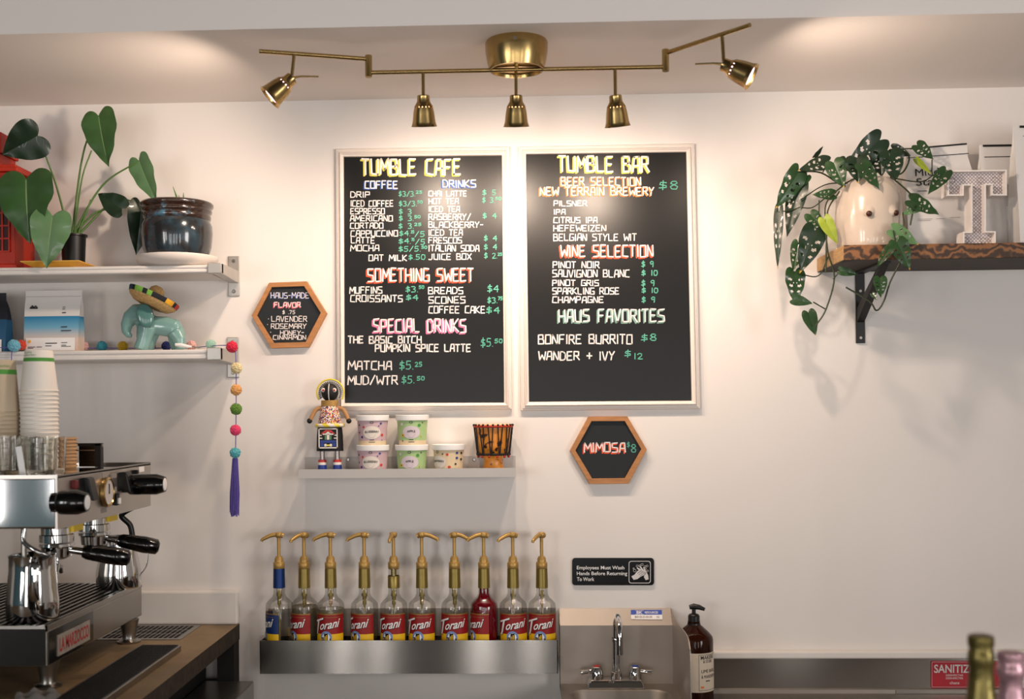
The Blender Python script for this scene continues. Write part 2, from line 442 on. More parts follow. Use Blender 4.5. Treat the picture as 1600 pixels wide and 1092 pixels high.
mk_ramp('burnt_wood', [(.12, (64, 44, 30)), (.5, (96, 66, 42)), (.9, (142, 94, 56))], .6, axis='Z', tex='wave', scale=14, dist=14)
mk('pale_end_grain', (190, 150, 100), .6, noise=(40, .3), stretch=(1, 1, 6))
mk('wood_under_shade', (70, 60, 52), .7, noise=(20, .3), stretch=(.3, 4, 4))  # darker wood, with the underside's shade put into its colour
mk('marquee_white', (236, 228, 222), .45, noise=(20, .04))
def mk_dots():
    m = mk('marquee_dots', (176, 164, 164), .5); nt = m.node_tree; b = nt.nodes['Principled BSDF']
    tc = nt.nodes.new('ShaderNodeTexCoord'); mp = nt.nodes.new('ShaderNodeMapping'); mp.inputs['Rotation'].default_value = (0, R(45), 0)
    v = nt.nodes.new('ShaderNodeTexVoronoi'); v.inputs['Randomness'].default_value = 0; v.inputs['Scale'].default_value = 155
    r = nt.nodes.new('ShaderNodeValToRGB'); r.color_ramp.elements[0].position = .28; r.color_ramp.elements[1].position = .34
    r.color_ramp.elements[0].color = (*lin((236, 228, 224)), 1); r.color_ramp.elements[1].color = (*lin((168, 154, 156)), 1)
    nt.links.new(tc.outputs['Object'], mp.inputs[0]); nt.links.new(mp.outputs[0], v.inputs['Vector'])
    nt.links.new(v.outputs['Distance'], r.inputs[0]); nt.links.new(r.outputs[0], b.inputs['Base Color'])
mk_dots()
mk('doll_black', (16, 14, 14), .6, noise=(60, .2)); mk('doll_gold', (186, 148, 84), .4, .3, noise=(80, .2))
mk('doll_tan', (176, 130, 84), .7, noise=(60, .15)); mk('bead_white', (232, 224, 216), .4, noise=(200, .1))
mk('bead_yellow', (226, 206, 60), .4, noise=(200, .1)); mk('bead_red', (190, 44, 34), .4, noise=(200, .1))
mk('bead_blue', (30, 56, 140), .4, noise=(200, .1)); mk('doll_silver', (160, 152, 148), .3, .7, noise=(90, .1)); mk('bead_green', (90, 150, 90), .4, noise=(200, .1))
mk_ramp('beads_mixed', [(0, (232, 224, 216)), (.2, (190, 40, 30)), (.36, (222, 190, 46)), (.5, (30, 44, 120)), (.66, (236, 228, 220)), (.78, (26, 24, 34)), (.9, (216, 100, 36))], .35, tex='voronoi', scale=430)
mk_ramp('drum_wood', [(.3, (40, 24, 14)), (.38, (60, 34, 16)), (.42, (226, 138, 40)), (.8, (240, 164, 60))], .4, tex='noise', scale=42, coat=.2)
mk('drum_skin', (216, 190, 150), .6, noise=(20, .1)); mk('drum_red', (190, 58, 30), .6, noise=(60, .3)); mk('drum_rope', (26, 18, 16), .7, noise=(90, .2))
mk('sign_black', (12, 12, 14), .25, spec=.25, noise=(20, .1)); mk('sign_grey', (214, 208, 206), .5, noise=(60, .03))
mk('sticker_blue', (32, 72, 168), .4, noise=(60, .08))
mk('amber', (62, 26, 10), .06, trans=.55, ior=1.3, noise=(10, .1)); mk('soap_liquid', (22, 9, 5), .2, noise=(10, .1))
mk('cream_label', (226, 212, 192), .6, noise=(40, .04))
mk('red_sign', (172, 26, 44), .4, noise=(30, .08))
mk('olive_foil', (112, 100, 54), .3, .7, noise=(60, .35), bump=(70, .6)); mk('pink_foil', (200, 158, 166), .32, .5, noise=(60, .3), bump=(70, .6))
mk('green_glass', (44, 62, 24), .1, trans=.4, noise=(10, .1))
mk('concrete_brown', (142, 120, 90), .55, noise=(9, .35), bump=(60, .2), spec=.3)
mk('raw_edge', (52, 40, 26), .8, noise=(40, .6), bump=(50, .8))
mk('bar_wood', (96, 66, 42), .5, noise=(14, .3), stretch=(1, 6, 6))
mk('yellow_label', (226, 190, 40), .5, noise=(40, .08)); mk('logo_red', (170, 40, 34), .5, noise=(40, .1)); mk('logo_plate', (150, 140, 130), .4, noise=(40, .1))
mk('red_plastic', (110, 20, 18), .4, noise=(20, .1)); mk('gauge_face', (206, 200, 194), .4, noise=(20, .05))
for nm, c in [('sky', (120, 190, 214)), ('coral', (222, 70, 40)), ('teal', (40, 140, 160)), ('mustard', (214, 176, 30)), ('maroon', (110, 30, 50)), ('navy', (34, 44, 120)), ('blush', (230, 180, 176)), ('mint', (164, 206, 190)), ('crimson', (226, 24, 64)), ('cream', (232, 214, 164)), ('peach', (232, 168, 98)), ('grass', (96, 140, 42)), ('rose', (232, 60, 110)), ('aqua', (88, 180, 190)), ('violet', (104, 88, 182))]:
    mk('wool_'+nm, c, .9, noise=(260, .3), sheen=.3)

# ------------------------------------------------------------------ the room
ZC = P(800, 151, 0).z                       # underside of the soffit
YS = -(DCAM-FPX*(ZC-ZCAM)/(645-38))         # its front edge
struct('wall_back', MB().box(-3, 3.2, 0, .12, 0, 3.0), 'wall_paint')
struct('ceiling', MB().box(-3, 3.2, YS, 0, ZC, 3.0), 'ceiling_paint')
struct('ceiling_rear', MB().box(-3, 3.2, -7, YS-.001, 2.9, 3.0), 'ceiling_grey')
struct('floor', MB().box(-3, 3.2, -7, 0, -.1, 0), 'floor_tile')
mb = MB().box(-3.1, -3, -1.5, .12, 0, 3)
struct('wall_left', mb, 'wall_paint')
mb = MB()
for (y0, y1, z0, z1) in [(-3.95, -1.5, 0, 3), (-5.68, -4.93, 0, 3), (-7, -6.6, 0, 3), (-4.93, -3.95, 0, 1.05), (-4.93, -3.95, 2.31, 3), (-6.6, -5.68, 0, 1.05), (-6.6, -5.68, 2.31, 3)]: mb.box(-3.1, -3, y0, y1, z0, z1)
struct('wall_side', mb, 'teal_paint')
struct('wall_right', MB().box(3.2, 3.3, -3.2, .12, 0, 3).box(3.2, 3.3, -7, -4.6, 0, 3).box(3.2, 3.3, -4.6, -3.2, 0, 1.05).box(3.2, 3.3, -4.6, -3.2, 2.31, 3), 'wall_paint')  # right wall, with an opening made for the added window
mb = MB()                                   # front wall of the room, behind the camera, with openings for the made-up panes
edges = [-3]+[e for xw, ww, pw in REFLECT_PANES for e in (xw-ww/2, xw+ww/2)]+[3.2]
for x0, x1 in zip(edges[::2], edges[1::2]): mb.box(x0, x1, -7.1, -7, 0, 3)
for xw, ww, pw in REFLECT_PANES: mb.box(xw-ww/2, xw+ww/2, -7.1, -7, 0, .12).box(xw-ww/2, xw+ww/2, -7.1, -7, 1.98, 3)
struct('wall_front', mb, 'dark_plaster')
XC, ZT = -.785, P(368, 974, 0).z            # left counter: edge and height
a = P(200, 922, 0); b = P(368, 974, 0)
struct('trim_1', MB().box(-2, XC, -.022, 0, ZT, a.z), 'trim_white', bevel=.006)
a = P(1115, 1015, 0); b = P(1115, 1026, 0); SINKR = P(1066, 1000, 0).x
struct('trim_2', MB().box(SINKR, 3.2, -.03, 0, b.z, a.z), 'trim_white', bevel=.004)

# ------------------------------------------------------------------ menu boards
def quad(c, Y): return [P(px, py, Y) for px, py in c]
def frame_mesh(outer, inner, steps):
    """mitred moulding: steps are (share from outer to inner edge, distance from the wall)"""
    loops = []
    for t, y in steps:
        loops.append([P(o[0]+(i[0]-o[0])*t, o[1]+(i[1]-o[1])*t, -.012)+Vector((0, .012-y, 0)) for o, i in zip(outer, inner)])
    return MB().loops(loops)
def board_fn(Y): return lambda x, y: P(x, y, Y)
def crop(ox, oy, s): return lambda x0, x1, y0, y1: (ox+x0/s, ox+x1/s, oy+y0/s, oy+y1/s)
def write(parent, name, Y, lines, mat, th, shade=None, off=(-2.2, 2.2), dy=.0):
    for t, bx in lines:
        mb = MB(); ls = letters(t, *bx, slant=-.05 if shade else 0)
        ribbon(mb, ls, th, board_fn(Y-.0010))
        o = mb.build(name, mat, parent, recalc=False)
        if shade:
            sh = MB()
            for k in (.35, .7, 1):
                ribbon(sh, [[(x+off[0]*k, y+off[1]*k) for x, y in l] for l in ls], th*1.0, board_fn(Y-.0003-.0001*(1-k)))
            sh.build('letter_shading', shade, o, recalc=False)
def menu_board(outer, inner, label):
    b = P((outer[0][0]+outer[1][0])/2, outer[2][1], 0)
    t = thing('menu_board', b, label, 'menu board')
    frame_mesh(outer, inner, [(0, 0), (0, .010), (.1, .0135), (.2, .0135), (.26, .016), (.45, .017), (.5, .020), (.62, .022), (.72, .020), (.78, .017), (.95, .015), (1, .012), (1, .006)]).build('frame', 'frame_white', t, smooth=35)
    pn = [P(x, y, -.008) for x, y in inner]
    MB().prism(pn, (0, .006, 0)).build('panel', 'board_black', t)
    return t
YB = -.008
A = crop(520, 220, 5.2); B = crop(520, 400, 4.367); C = crop(800, 220, 4.965); D = crop(800, 420, 4.548)
mb1 = menu_board([(524, 232.5), (797, 228.6), (800.5, 640), (527, 642.5)], [(537, 245), (784, 242.7), (787.5, 629), (538.5, 629.7)], 'left chalk menu board in a white frame, listing coffee and drinks')
write(mb1, 'heading', YB, [('TUMBLE CAFE', A(240, 1040, 150, 275))], 'chalk_white', 2.7, 'chalk_yellow')
write(mb1, 'subheading', YB, [('COFFEE', A(262, 527, 327, 386)), ('DRINKS', A(895, 1163, 320, 378))], 'chalk_white', 1.75, 'chalk_blue', (-1.8, 1.3))
write(mb1, 'menu_line', YB, [('DRIP', A(145, 300, 415, 460)), ('ICED COFFEE', A(146, 490, 485, 533)), ('ESPRESSO', A(145, 420, 549, 595)), ('AMERICANO', A(142, 485, 608, 652)), ('CORTADO', A(142, 408, 668, 711)), ('CAPPUCCINO', A(146, 527, 730, 776)), ('LATTE', A(149, 340, 785, 832)), ('MOCHA', A(144, 375, 848, 895)), ('OAT MILK', A(293, 600, 928, 975))], 'chalk_white', 1.5)
write(mb1, 'menu_line', YB, [('CHAI LATTE', A(778, 1086, 408, 450)), ('HOT TEA', A(780, 1020, 468, 512)), ('ICED TEA', A(780, 1030, 532, 576)), ('RASBERRY/', A(779, 1120, 593, 642)), ('BLACKBERRY-', A(779, 1220, 658, 705)), ('ICED TEA', A(779, 1053, 721, 769)), ('FRESCOS', A(779, 1048, 785, 832)), ('ITALIAN SODA', A(779, 1188, 848, 897)), ('JUICE BOX', A(779, 1125, 918, 965))], 'chalk_white', 1.5)
pr = []
for (t, s, x0, x1, x2, y) in [('$3/3.', '25', 535, 668, 725, 410), ('$3/3.', '50', 537, 680, 728, 490), ('$ 3', None, 537, 640, 0, 555), ('$ 3.', '50', 537, 655, 712, 610), ('$ 3.', '25', 535, 655, 718, 672), ('$4.', '25', 540, 628, 660, 732), ('$4.', '75', 535, 632, 662, 795), ('$5/5.', '50', 535, 712, 766, 858), ('$.50', None, 615, 752, 0, 925)]:
    pr.append((t, A(x0, x1, y, y+40)))
    if s: pr.append((s, A(x1+8, x2, y-4, y+18)))
pr += [('/5', A(668, 745, 735, 778)), ('/5', A(672, 748, 800, 842))]
for (t, s, x0, x1, x2, y) in [('$ 5', None, 1215, 1325, 0, 398), ('$ 3.', '50', 1215, 1315, 1370, 460), ('$ 4', None, 1218, 1328, 0, 588), ('$ 4', None, 1228, 1332, 0, 770), ('$ 4', None, 1228, 1332, 0, 842), ('$ 2.', '25', 1230, 1335, 1375, 912)]:
    pr.append((t, A(x0, x1, y, y+42)))
    if s: pr.append((s, A(x1+6, x2, y-2, y+20)))
write(mb1, 'price', YB, pr, 'chalk_teal', 1.15)
write(mb1, 'heading', YB, [('SOMETHING SWEET', B(240, 960, 85, 172))], 'chalk_white', 2.2, 'chalk_red')
write(mb1, 'menu_line', YB, [('MUFFINS', B(115, 336, 211, 255)), ('CROISSANTS', B(121, 475, 268, 312)), ('BREADS', B(653, 888, 213, 257)), ('SCONES', B(655, 903, 278, 322)), ('COFFEE CAKE', B(655, 1038, 343, 389))], 'chalk_white', 1.65)
write(mb1, 'heading', YB, [('SPECIAL DRINKS', B(280, 910, 430, 518))], 'chalk_white', 2.1, 'chalk_pink')
write(mb1, 'menu_line', YB, [('THE BASIC BITCH', B(105, 603, 548, 595)), ('PUMPKIN SPICE LATTE', B(290, 940, 603, 652)), ('MATCHA', B(105, 400, 718, 775)), ('MUD/WTR', B(103, 440, 818, 876))], 'chalk_white', 2.0)
write(mb1, 'price', YB, [('$3.', B(497, 580, 208, 245)), ('50', B(588, 623, 202, 222)), ('$4', B(500, 580, 265, 300)), ('$4', B(1055, 1130, 200, 246)), ('$3.', B(1055, 1122, 283, 320)), ('75', B(1128, 1158, 278, 300)), ('$4', B(1047, 1136, 348, 390)), ('$5.', B(1010, 1092, 563, 618)), ('50', B(1105, 1158, 567, 593)), ('$5.', B(455, 548, 718, 773)), ('25', B(562, 608, 724, 753)), ('$5.', B(470, 555, 820, 868)), ('50', B(575, 626, 822, 847))], 'chalk_teal', 1.4)
mb2 = menu_board([(809, 229), (1085.5, 224), (1094.6, 639), (813.5, 642)], [(822, 240.7), (1072.3, 237.5), (1080.8, 626), (826.8, 627.8)], 'right chalk menu board in a white frame, listing beer and wine')
write(mb2, 'heading', YB, [('TUMBLE BAR', C(365, 1062, 122, 240))], 'chalk_white', 2.7, 'chalk_yellow')
write(mb2, 'subheading', YB, [('BEER SELECTION', C(383, 1000, 283, 347)), ('NEW TERRAIN BREWERY', C(220, 1102, 360, 422))], 'chalk_white', 1.65, 'chalk_orange', (-1.8, 1.6))
write(mb2, 'menu_line', YB, [('PILSNER', C(325, 580, 465, 505)), ('IPA', C(325, 413, 532, 570)), ('CITRUS IPA', C(323, 660, 593, 636)), ('HEFEWEIZEN', C(323, 728, 655, 700)), ('BELGIAN STYLE WIT', C(323, 965, 722, 774))], 'chalk_white', 1.5)
write(mb2, 'heading', YB, [('WINE SELECTION', C(380, 1095, 810, 898))], 'chalk_white', 2.0, 'chalk_red')
write(mb2, 'menu_line', YB, [('PINOT NOIR', C(318, 676, 938, 986)), ('SAUVIGNON BLANC', C(315, 910, 1002, 1056)), ('PINOT GRIS', D(288, 616, 80, 120)), ('SPARKLING ROSE', D(288, 760, 135, 180)), ('CHAMPAGNE', D(288, 650, 198, 241))], 'chalk_white', 1.55)
write(mb2, 'price', YB, [('$8', C(1140, 1285, 315, 375)), ('$ 9', C(1005, 1098, 933, 978)), ('$ 10', C(1005, 1130, 1005, 1045)), ('$ 9', D(920, 1012, 82, 122)), ('$ 10', D(922, 1038, 136, 170)), ('$ 9', D(922, 1016, 200, 238)), ('$8', D(918, 1025, 465, 510)), ('$', D(800, 845, 580, 624)), ('12', D(868, 928, 600, 641))], 'chalk_teal', 1.4)
write(mb2, 'heading', YB, [('HAUS FAVORITES', D(335, 1085, 288, 375))], 'chalk_white', 2.0, 'chalk_sage')
write(mb2, 'menu_line', YB, [('BONFIRE BURRITO', D(188, 853, 468, 532)), ('WANDER + IVY', D(190, 728, 588, 648))], 'chalk_white', 2.0)

# hexagon boards
def hexagon(o, i, cp, label):
    outer = [cp(x, x, y, y)[::2] for x, y in o]; inner = [cp(x, x, y, y)[::2] for x, y in i]
    b = P(*outer[4], 0)
    t = thing('hexagon_chalkboard', b, label, 'sign')
    frame_mesh(outer, inner, [(0, 0), (0, .016), (.06, .018), (.94, .018), (1, .017), (1, .008)]).build('frame', 'oak', t)
    MB().prism([P(x, y, -.010) for x, y in inner], (0, .007, 0)).build('panel', 'slate', t)
    return t
E = crop(380, 430, 8.4); F = crop(880, 640, 8.4)
h1 = hexagon([(345, 100), (838, 82), (1100, 500), (868, 945), (372, 960), (115, 530)], [(380, 160), (803, 147), (1020, 497), (822, 878), (407, 890), (185, 530)], E, 'wooden hexagon chalkboard left of the menus, listing house-made flavors')
write(h1, 'heading', -.010, [('HAUS-MADE', E(365, 865, 228, 300))], 'chalk_white', 1.0, 'chalk_blue', (-.9, .9))
write(h1, 'heading', -.010, [('FLAVOR', E(408, 755, 355, 418))], 'chalk_white', 1.2, 'chalk_hot', (-1.2, 1.5))
write(h1, 'menu_line', -.010, [('LAVENDER', E(372, 835, 538, 607)), ('ROSEMARY', E(367, 828, 637, 700)), ('HONEY-', E(487, 796, 727, 780)), ('CINNAMON', E(392, 823, 787, 843)), ('o', E(330, 342, 550, 595)), ('o', E(318, 330, 625, 670)), ('o', E(358, 372, 725, 770))], 'chalk_white', 1.15)
write(h1, 'price', -.010, [('$ .75', E(515, 680, 462, 508))], 'chalk_white', .9)
h2 = hexagon([(330, 92), (840, 88), (1095, 522), (858, 970), (345, 975), (88, 535)], [(372, 152), (805, 150), (1022, 520), (808, 897), (380, 903), (160, 535)], F, 'wooden hexagon chalkboard below the right menu, offering mimosas')
write(h2, 'heading', -.010, [('MIMOSA', F(278, 815, 435, 555))], 'chalk_white', 1.9, 'chalk_red', (-1.8, 2.2))
write(h2, 'price', -.010, [('$', F(838, 872, 430, 492)), ('8', F(888, 955, 458, 555))], 'chalk_teal', 1.3)

# ------------------------------------------------------------------ track light
YL = -.47
ZB = P(808, 109, YL).z
t = track = thing('track_light', (P(808, 60, YL).x, YL, ZC), 'brass ceiling track light with five spot heads', 'track light')
cx = P(807, 82, YL).x
r = 49*S(YL)
zb = P(807, 110, YL).z; hh = ZC-zb
cn = MB().lathe([(0, 0), (r*.98, 0), (r, .004), (r*.99, hh*.35), (r*.93, hh*.75), (r*.86, hh), (r*.80, hh), (r*.78, hh*.9), (0, hh*.88)], M=Matrix.Diagonal((1, 1, -1, 1)), c=(cx, YL, ZC), n=48).build('canopy', 'brass', t, smooth=35)
MB().lathe([(0, -.002), (.004, -.002), (.004, .001), (0, .001)], M=Matrix.Rotation(R(90), 4, 'X'), c=(cx-.004, YL-r, ZC-.014), n=10).build('screw', 'screw', cn)
def bar_pt(px, Y=YL): return Vector((P(px, 108, Y).x, Y, ZB))
rb = .0052
MB().tube([bar_pt(576), bar_pt(1040)], rb, 12).build('rail', 'brass', t, smooth=40)
MB().tube([(cx, YL, ZC-hh*.9), (cx, YL, ZB)], .006, 10).build('centre_rod', 'brass', t, smooth=40)
def joint(px):
    b = bar_pt(px); MB().tube([b+Vector((0, 0, -.011)), b+Vector((0, 0, .042))], .0085, 14).build('joint', 'brass', t, smooth=40, bevel=.001)
    return b+Vector((0, 0, .033))
def arm_end(px, py, z):
    v = (P(px, py, -.5)-CPOS); return CPOS+v*((z-CPOS.z)/v.z)
jl = joint(576); al = arm_end(405, 80, jl.z); jr = joint(1040); ar = arm_end(1172, 39, jr.z)
MB().tube([jl, al], rb, 12).build('swing_arm', 'brass', t, smooth=40)
MB().tube([jr, ar], rb, 12).build('swing_arm', 'brass', t, smooth=40)
def lamp_head(top, back, d, power, end=False, size=R(120), spot_dir=None):
    d = Vector(d).normalized(); M = d.to_track_quat('Z', 'Y').to_matrix().to_4x4()
    MB().tube([top, back+d*.004], .0042, 10).build('drop_rod', 'brass', t, smooth=40)
    out = [(.0, 0), (.011, 0), (.0150, .002), (.0158, .016), (.019, .0215), (.0222, .0265), (.0228, .0293), (.0255, .042), (.0282, .064), (.0306, .073), (.0322, .075)]
    inn = [(rr-.0012, z) for rr, z in out[:1:-1]]
    prof = out+inn+[(0, .004)]
    n = 48; i0 = 5; i1 = len(out)+len(inn)-1-(i0-2)-1
    rows = (5, len(prof)-1-1-5+1)
    def skip(i, k):
        z0, z1 = prof[i][1], prof[i+1][1]
        return k % 3 < 1 and {round(z0, 4), round(z1, 4)} == {.0265, .0293}
    sh = MB().lathe(prof, c=back, M=M, n=48, skip=skip).build('lamp_shade', 'brass', t, smooth=35)
    bz = .071 if end else .060
    MB().lathe([(0, bz), (.022, bz-.002), (.0265, bz-.008), (.017, .03), (.012, .016), (0, .014)], c=back, M=M, n=24).build('bulb', 'bulb' if end else 'bulb_dim', sh, smooth=40)
    if end:
        s = Vector((1, 0, 0)) if d.x < 0 else Vector((-1, 0, 0))
        MB().tube([back+s*.002, back+s*.02+Vector((0, 0, .002)), back+s*.062+Vector((0, 0, .001))], [.003, .0024, .002], 8).build('handle', 'brass', sh, smooth=40)
    l = bpy.data.lights.new('lamp_beam', 'SPOT'); l.energy = power; l.color = SPOT_COL; l.spot_size = size; l.spot_blend = 1.0; l.shadow_soft_size = .022
    o = bpy.data.objects.new('lamp_beam', l); COL.objects.link(o)
    o.location = back+d*.086
    o.rotation_euler = Vector(spot_dir or d).normalized().to_track_quat('-Z', 'Y').to_euler()
for px, lean in ((661, 0), (806, 0), (961, .1)):
    b = bar_pt(px); bk = Vector((b.x, YL, P(px, 148, YL).z))
    lamp_head(b, bk, (lean, .30, -1), SPOT_W, size=R(165), spot_dir=(lean, .8, -.9))
ql = al+(jl-al)*.315; qr = ar+(jr-ar)*.315
lamp_head(ql, Vector((ql.x-.004, ql.y, P(456, 121, ql.y).z)), (-.72, -.13, -.66), SPOT_W, True, size=R(160), spot_dir=(-.75, .35, -.42))
lamp_head(qr, Vector((qr.x, qr.y, P(1132, 100, qr.y).z)), (.84, -.24, -.48), SPOT_W, True, size=R(160), spot_dir=(.7, .42, -.42))

# ------------------------------------------------------------------ leaves
MARG0 = MARG = bez([(0, 0, 0), (-.10, .10, 0), (-.145, .24, 0), (-.09, .40, 0), (.08, .49, 0), (.30, .47, 0), (.55, .36, 0), (.78, .19, 0), (.92, .065, 0), (1, 0, 0)], 8)
def leaf(B, T, width, tilt=0, droop=.12, fold=.18, holes=False, nv=6, roll_y=0):
    B = Vector(B); T = Vector(T); l = T-B; L = l.length; l.normalize()
    n = Vector((0, -1, 0)); n = (n-l*n.dot(l)).normalized()
    n = Matrix.Rotation(R(tilt), 3, l) @ n; w = l.cross(n)
    cols = MARG if holes else MARG[::3]
    if holes: nv = 18
    N = len(cols); mb = MB()
    for side in (-1, 1):
        vs = []
        for c in cols:
            mu = max(0, c.x)**1.15
            for j in range(nv+1):
                v = (j/nv)**(1.35 if holes else 2); a = mu+(c.x-mu)*v; b = c.y*v
                h = fold*abs(b)*width-droop*L*max(0, a)**2+.03*width*math.sin(a*16)*v*v-.22*width*b*b
                vs.append(B+l*(a*L)+w*(side*b*width)+n*h)
        fs = []; ms = []
        for i in range(N-1):
            u = cols[i].x
            for j in range(nv):
                v = ((j+.5)/nv)**1.35
                if holes and u > .05 or holes and i > 28:
                    bad = False
                    for (hu, hv, ru, rv) in ((.24, .52, .034, .20), (.43, .48, .036, .22), (.60, .5, .03, .2), (.33, .18, .02, .06)):
                        if ((u-hu+ (v-.5)*.08)/ru)**2+((v-hv)/rv)**2 < 1: bad = True
                    if bad: continue
                k = i*(nv+1)+j; fs.append((k, k+1, k+nv+2, k+nv+1)); ms.append(1 if u > .93 else (2 if j == 0 and .02 < u < .8 else 0))
        b0 = len(mb.v); mb.v += vs; mb.f += [tuple(q+b0 for q in f) for f in fs]; mb.m += ms
    return mb

# ------------------------------------------------------------------ left wall shelves
YSH = -.186
def wall_shelf(bot_py, top_py, brk, label):
    zb = P(200, bot_py, 0).z; zt = P(200, top_py, YSH).z
    t = thing('wall_shelf', (-1.4, 0, zb), label, 'shelf')
    x1 = P(325, top_py, YSH).x
    pr = [(YSH+.003, zb), (YSH, zb+.003), (YSH, zb+(zt-zb)*.38), (YSH+.003, zb+(zt-zb)*.45), (YSH+.003, zb+(zt-zb)*.6), (YSH, zb+(zt-zb)*.68), (YSH, zt-.003), (YSH+.003, zt), (0, zt), (0, zb)]
    MB().prism([(x1, y, z) for y, z in pr], (-2.0-x1, 0, 0)).build('board', 'shelf_white', t)
    bl = P(brk[0], brk[3], -.004); tr = P(brk[2], brk[1], -.004)
    xm = (bl.x+tr.x)/2; hw = (tr.x-bl.x)/2
    br = MB(); br.box(bl.x, tr.x, -.005, 0, bl.z, tr.z)
    xa = P(334, 420, YSH-.003).x
    br.prism([(xm-.012, -.004, zb-.008), (xm-.012, -.004, zt+.006), (xm-.012, YSH-.006, zt+.004), (xm-.012, YSH-.006, zb-.003)], (.026, 0, 0))
    br.box(xm-.024, xm+.014, YSH-.008, YSH+.012, zb-.003, zt+.004)
    bo = br.build('bracket', 'shelf_metal', t, bevel=.002)
    for z in (bl.z+.014, tr.z-.014):
        MB().lathe([(0, .003), (.004, .003), (.0055, 0), (0, 0)], M=Matrix.Rotation(R(90), 4, 'X'), c=(xm, -.005, z), n=12).build('screw', 'screw', bo, smooth=40)
    return zt
ZS1 = wall_shelf(440.5, 415.5, (356.5, 400, 374, 463), 'upper white wall shelf carrying the potted plants')
ZS2 = wall_shelf(567.5, 547, (355, 526.5, 373, 590), 'lower white wall shelf carrying the elephant')

# red lantern cabinet
Y = -.10; s = S(Y)
x1 = P(40, 300, Y).x; xc = x1-.085
t = thing('lantern', (xc, Y, ZS1), 'red lacquered lantern box with lattice windows on the upper shelf', 'lantern')
def pz(py, Y): return P(100, py, Y).z
mb = MB(); mb.box(xc-.088, xc+.088, Y-.07, Y+.07, ZS1, ZS1+.012); mb.box(xc-.082, xc+.082, Y-.064, Y+.064, ZS1+.012, pz(275, Y))
mb.build('body', 'red_lacquer', t, bevel=.002)
mb = MB(); z = pz(275, Y); mb.box(xc-.092, xc+.092, Y-.074, Y+.074, z, z+.012).box(xc-.087, xc+.087, Y-.069, Y+.069, z+.012, z+.02)
mb.box(xc-.036, xc+.036, Y-.05, Y+.05, z+.02, z+.055).box(xc-.042, xc+.042, Y-.056, Y+.056, z+.055, pz(212, Y)); mb.build('roof', 'red_lacquer', t, bevel=.002)
for x0, x2 in ((xc-.06, xc-.004), (xc+.012, xc+.068)):
    z0, z1 = pz(392, Y-.06), pz(292, Y-.06)
    w = MB().box(x0, x2, Y-.0655, Y-.063, z0, z1).build('window', 'lantern_dark', t)
    mb = MB()
    for k in range(4): mb.box(x0+(x2-x0)*k/3-.002, x0+(x2-x0)*k/3+.002, Y-.070, Y-.064, z0, z1)
    for k in range(6): mb.box(x0-.002, x2+.002, Y-.069, Y-.064, z0+(z1-z0)*k/5-.002, z0+(z1-z0)*k/5+.002)
    mb.build('lattice', 'red_lacquer', w)
# yellow tray
Y = -.105; s = S(Y); c = P(96, 411, Y); hw = 50*s/math.sqrt(2)*1.0
Z0 = ZS1
M45 = Matrix.Rotation(R(45), 4, 'Z')
t = tag(MB().lathe([(0, .002), (28*s*1.41, .002), (49*s*1.3, .0165), (50*s*1.3, .0175), (50*s*1.3, .0195), (48*s*1.3, .0195), (27*s*1.41, .005), (0, .005)], c=(c.x, Y, Z0-.002), M=M45, n=4).build('tray', 'tray_yellow'), 'square yellow tray under the black nursery pot on the upper shelf', 'tray')
# monstera
Yp = -.10; s = S(Yp); pc = P(115, 400, Yp); zp0 = Z0+.0058; zpt = P(115, 367, Yp).z
t = mon = thing('potted_monstera', (pc.x, Yp, zp0), 'broad-leaved houseplant in a black nursery pot on the upper shelf', 'plant')
MB().lathe([(0, 0), (17*s, 0), (19*s, zpt-zp0-.006), (21.5*s, zpt-zp0-.005), (21.5*s, zpt-zp0), (19*s, zpt-zp0), (18*s, zpt-zp0-.012), (0, zpt-zp0-.012)], c=(pc.x, Yp, zp0), n=32).build('pot', 'nursery_pot', t, smooth=40)
MB().lathe([(0, .001), (18*s, 0)], c=(pc.x, Yp, zpt-.0118), n=20).build('soil', 'soil', t)
LV = [ # base, tip, width px, y base, y tip, tilt, material, stem bottom px, extra stem point
 ((154, 181), (164.5, 258), 62, -.13, -.15, 12, 'leaf_mid', (112, 366), (130, 240)),
 ((59, 212), (3, 243), 66, -.185, -.20, -28, 'leaf_dark', (108, 364), (88, 290)),  # darker green carries the shade of this backlit leaf
 ((41, 279), (40, 378), 100, -.195, -.215, 8, 'leaf_mid', (104, 366), (75, 330)),
 ((82, 338), (70, 418), 66, -.205, -.215, -6, 'leaf_light', (110, 366), (98, 340)),
 ((217, 251), (241, 317), 46, -.12, -.12, 24, 'leaf_light', (112, 366), (160, 290)),
 ((190, 326), (151, 301), 38, -.09, -.09, 5, 'leaf_dark', (113, 366), (150, 332)),
 ((221, 321), (214, 398), 42, -.05, -.055, -28, 'leaf_dark', (120, 366), (180, 313)),
]
for (bs, tp, w, yb, yt, tilt, m, sb, mid) in LV:
    Bp = P(*bs, yb); Tp = P(*tp, yt)
    leaf(Bp, Tp, w*S(yb), tilt).build('leaf', [m, m, 'leaf_rib' if m != 'leaf_dark' else m], t, smooth=60, recalc=False)
    MB().tube(bez([P(*sb, Yp)-Vector((0, 0, .006)), P(*mid, (yb+Yp)/2+.01), Bp+Vector((0, .002, 0))], 8), [.0034-.0014*k/16 for k in range(17)], 7).build('stem', 'stem_green', t, smooth=60)
MB().tube(bez([P(116, 366, Yp), P(128, 280, -.125), P(143, 235, -.125)], 8), .0022, 7).build('stem', 'stem_green', t, smooth=60)
MB().tube([P(122, 366, Yp), P(142, 312, -.1)], [.004, .002], 7).build('stem', 'stem_green', t, smooth=60)
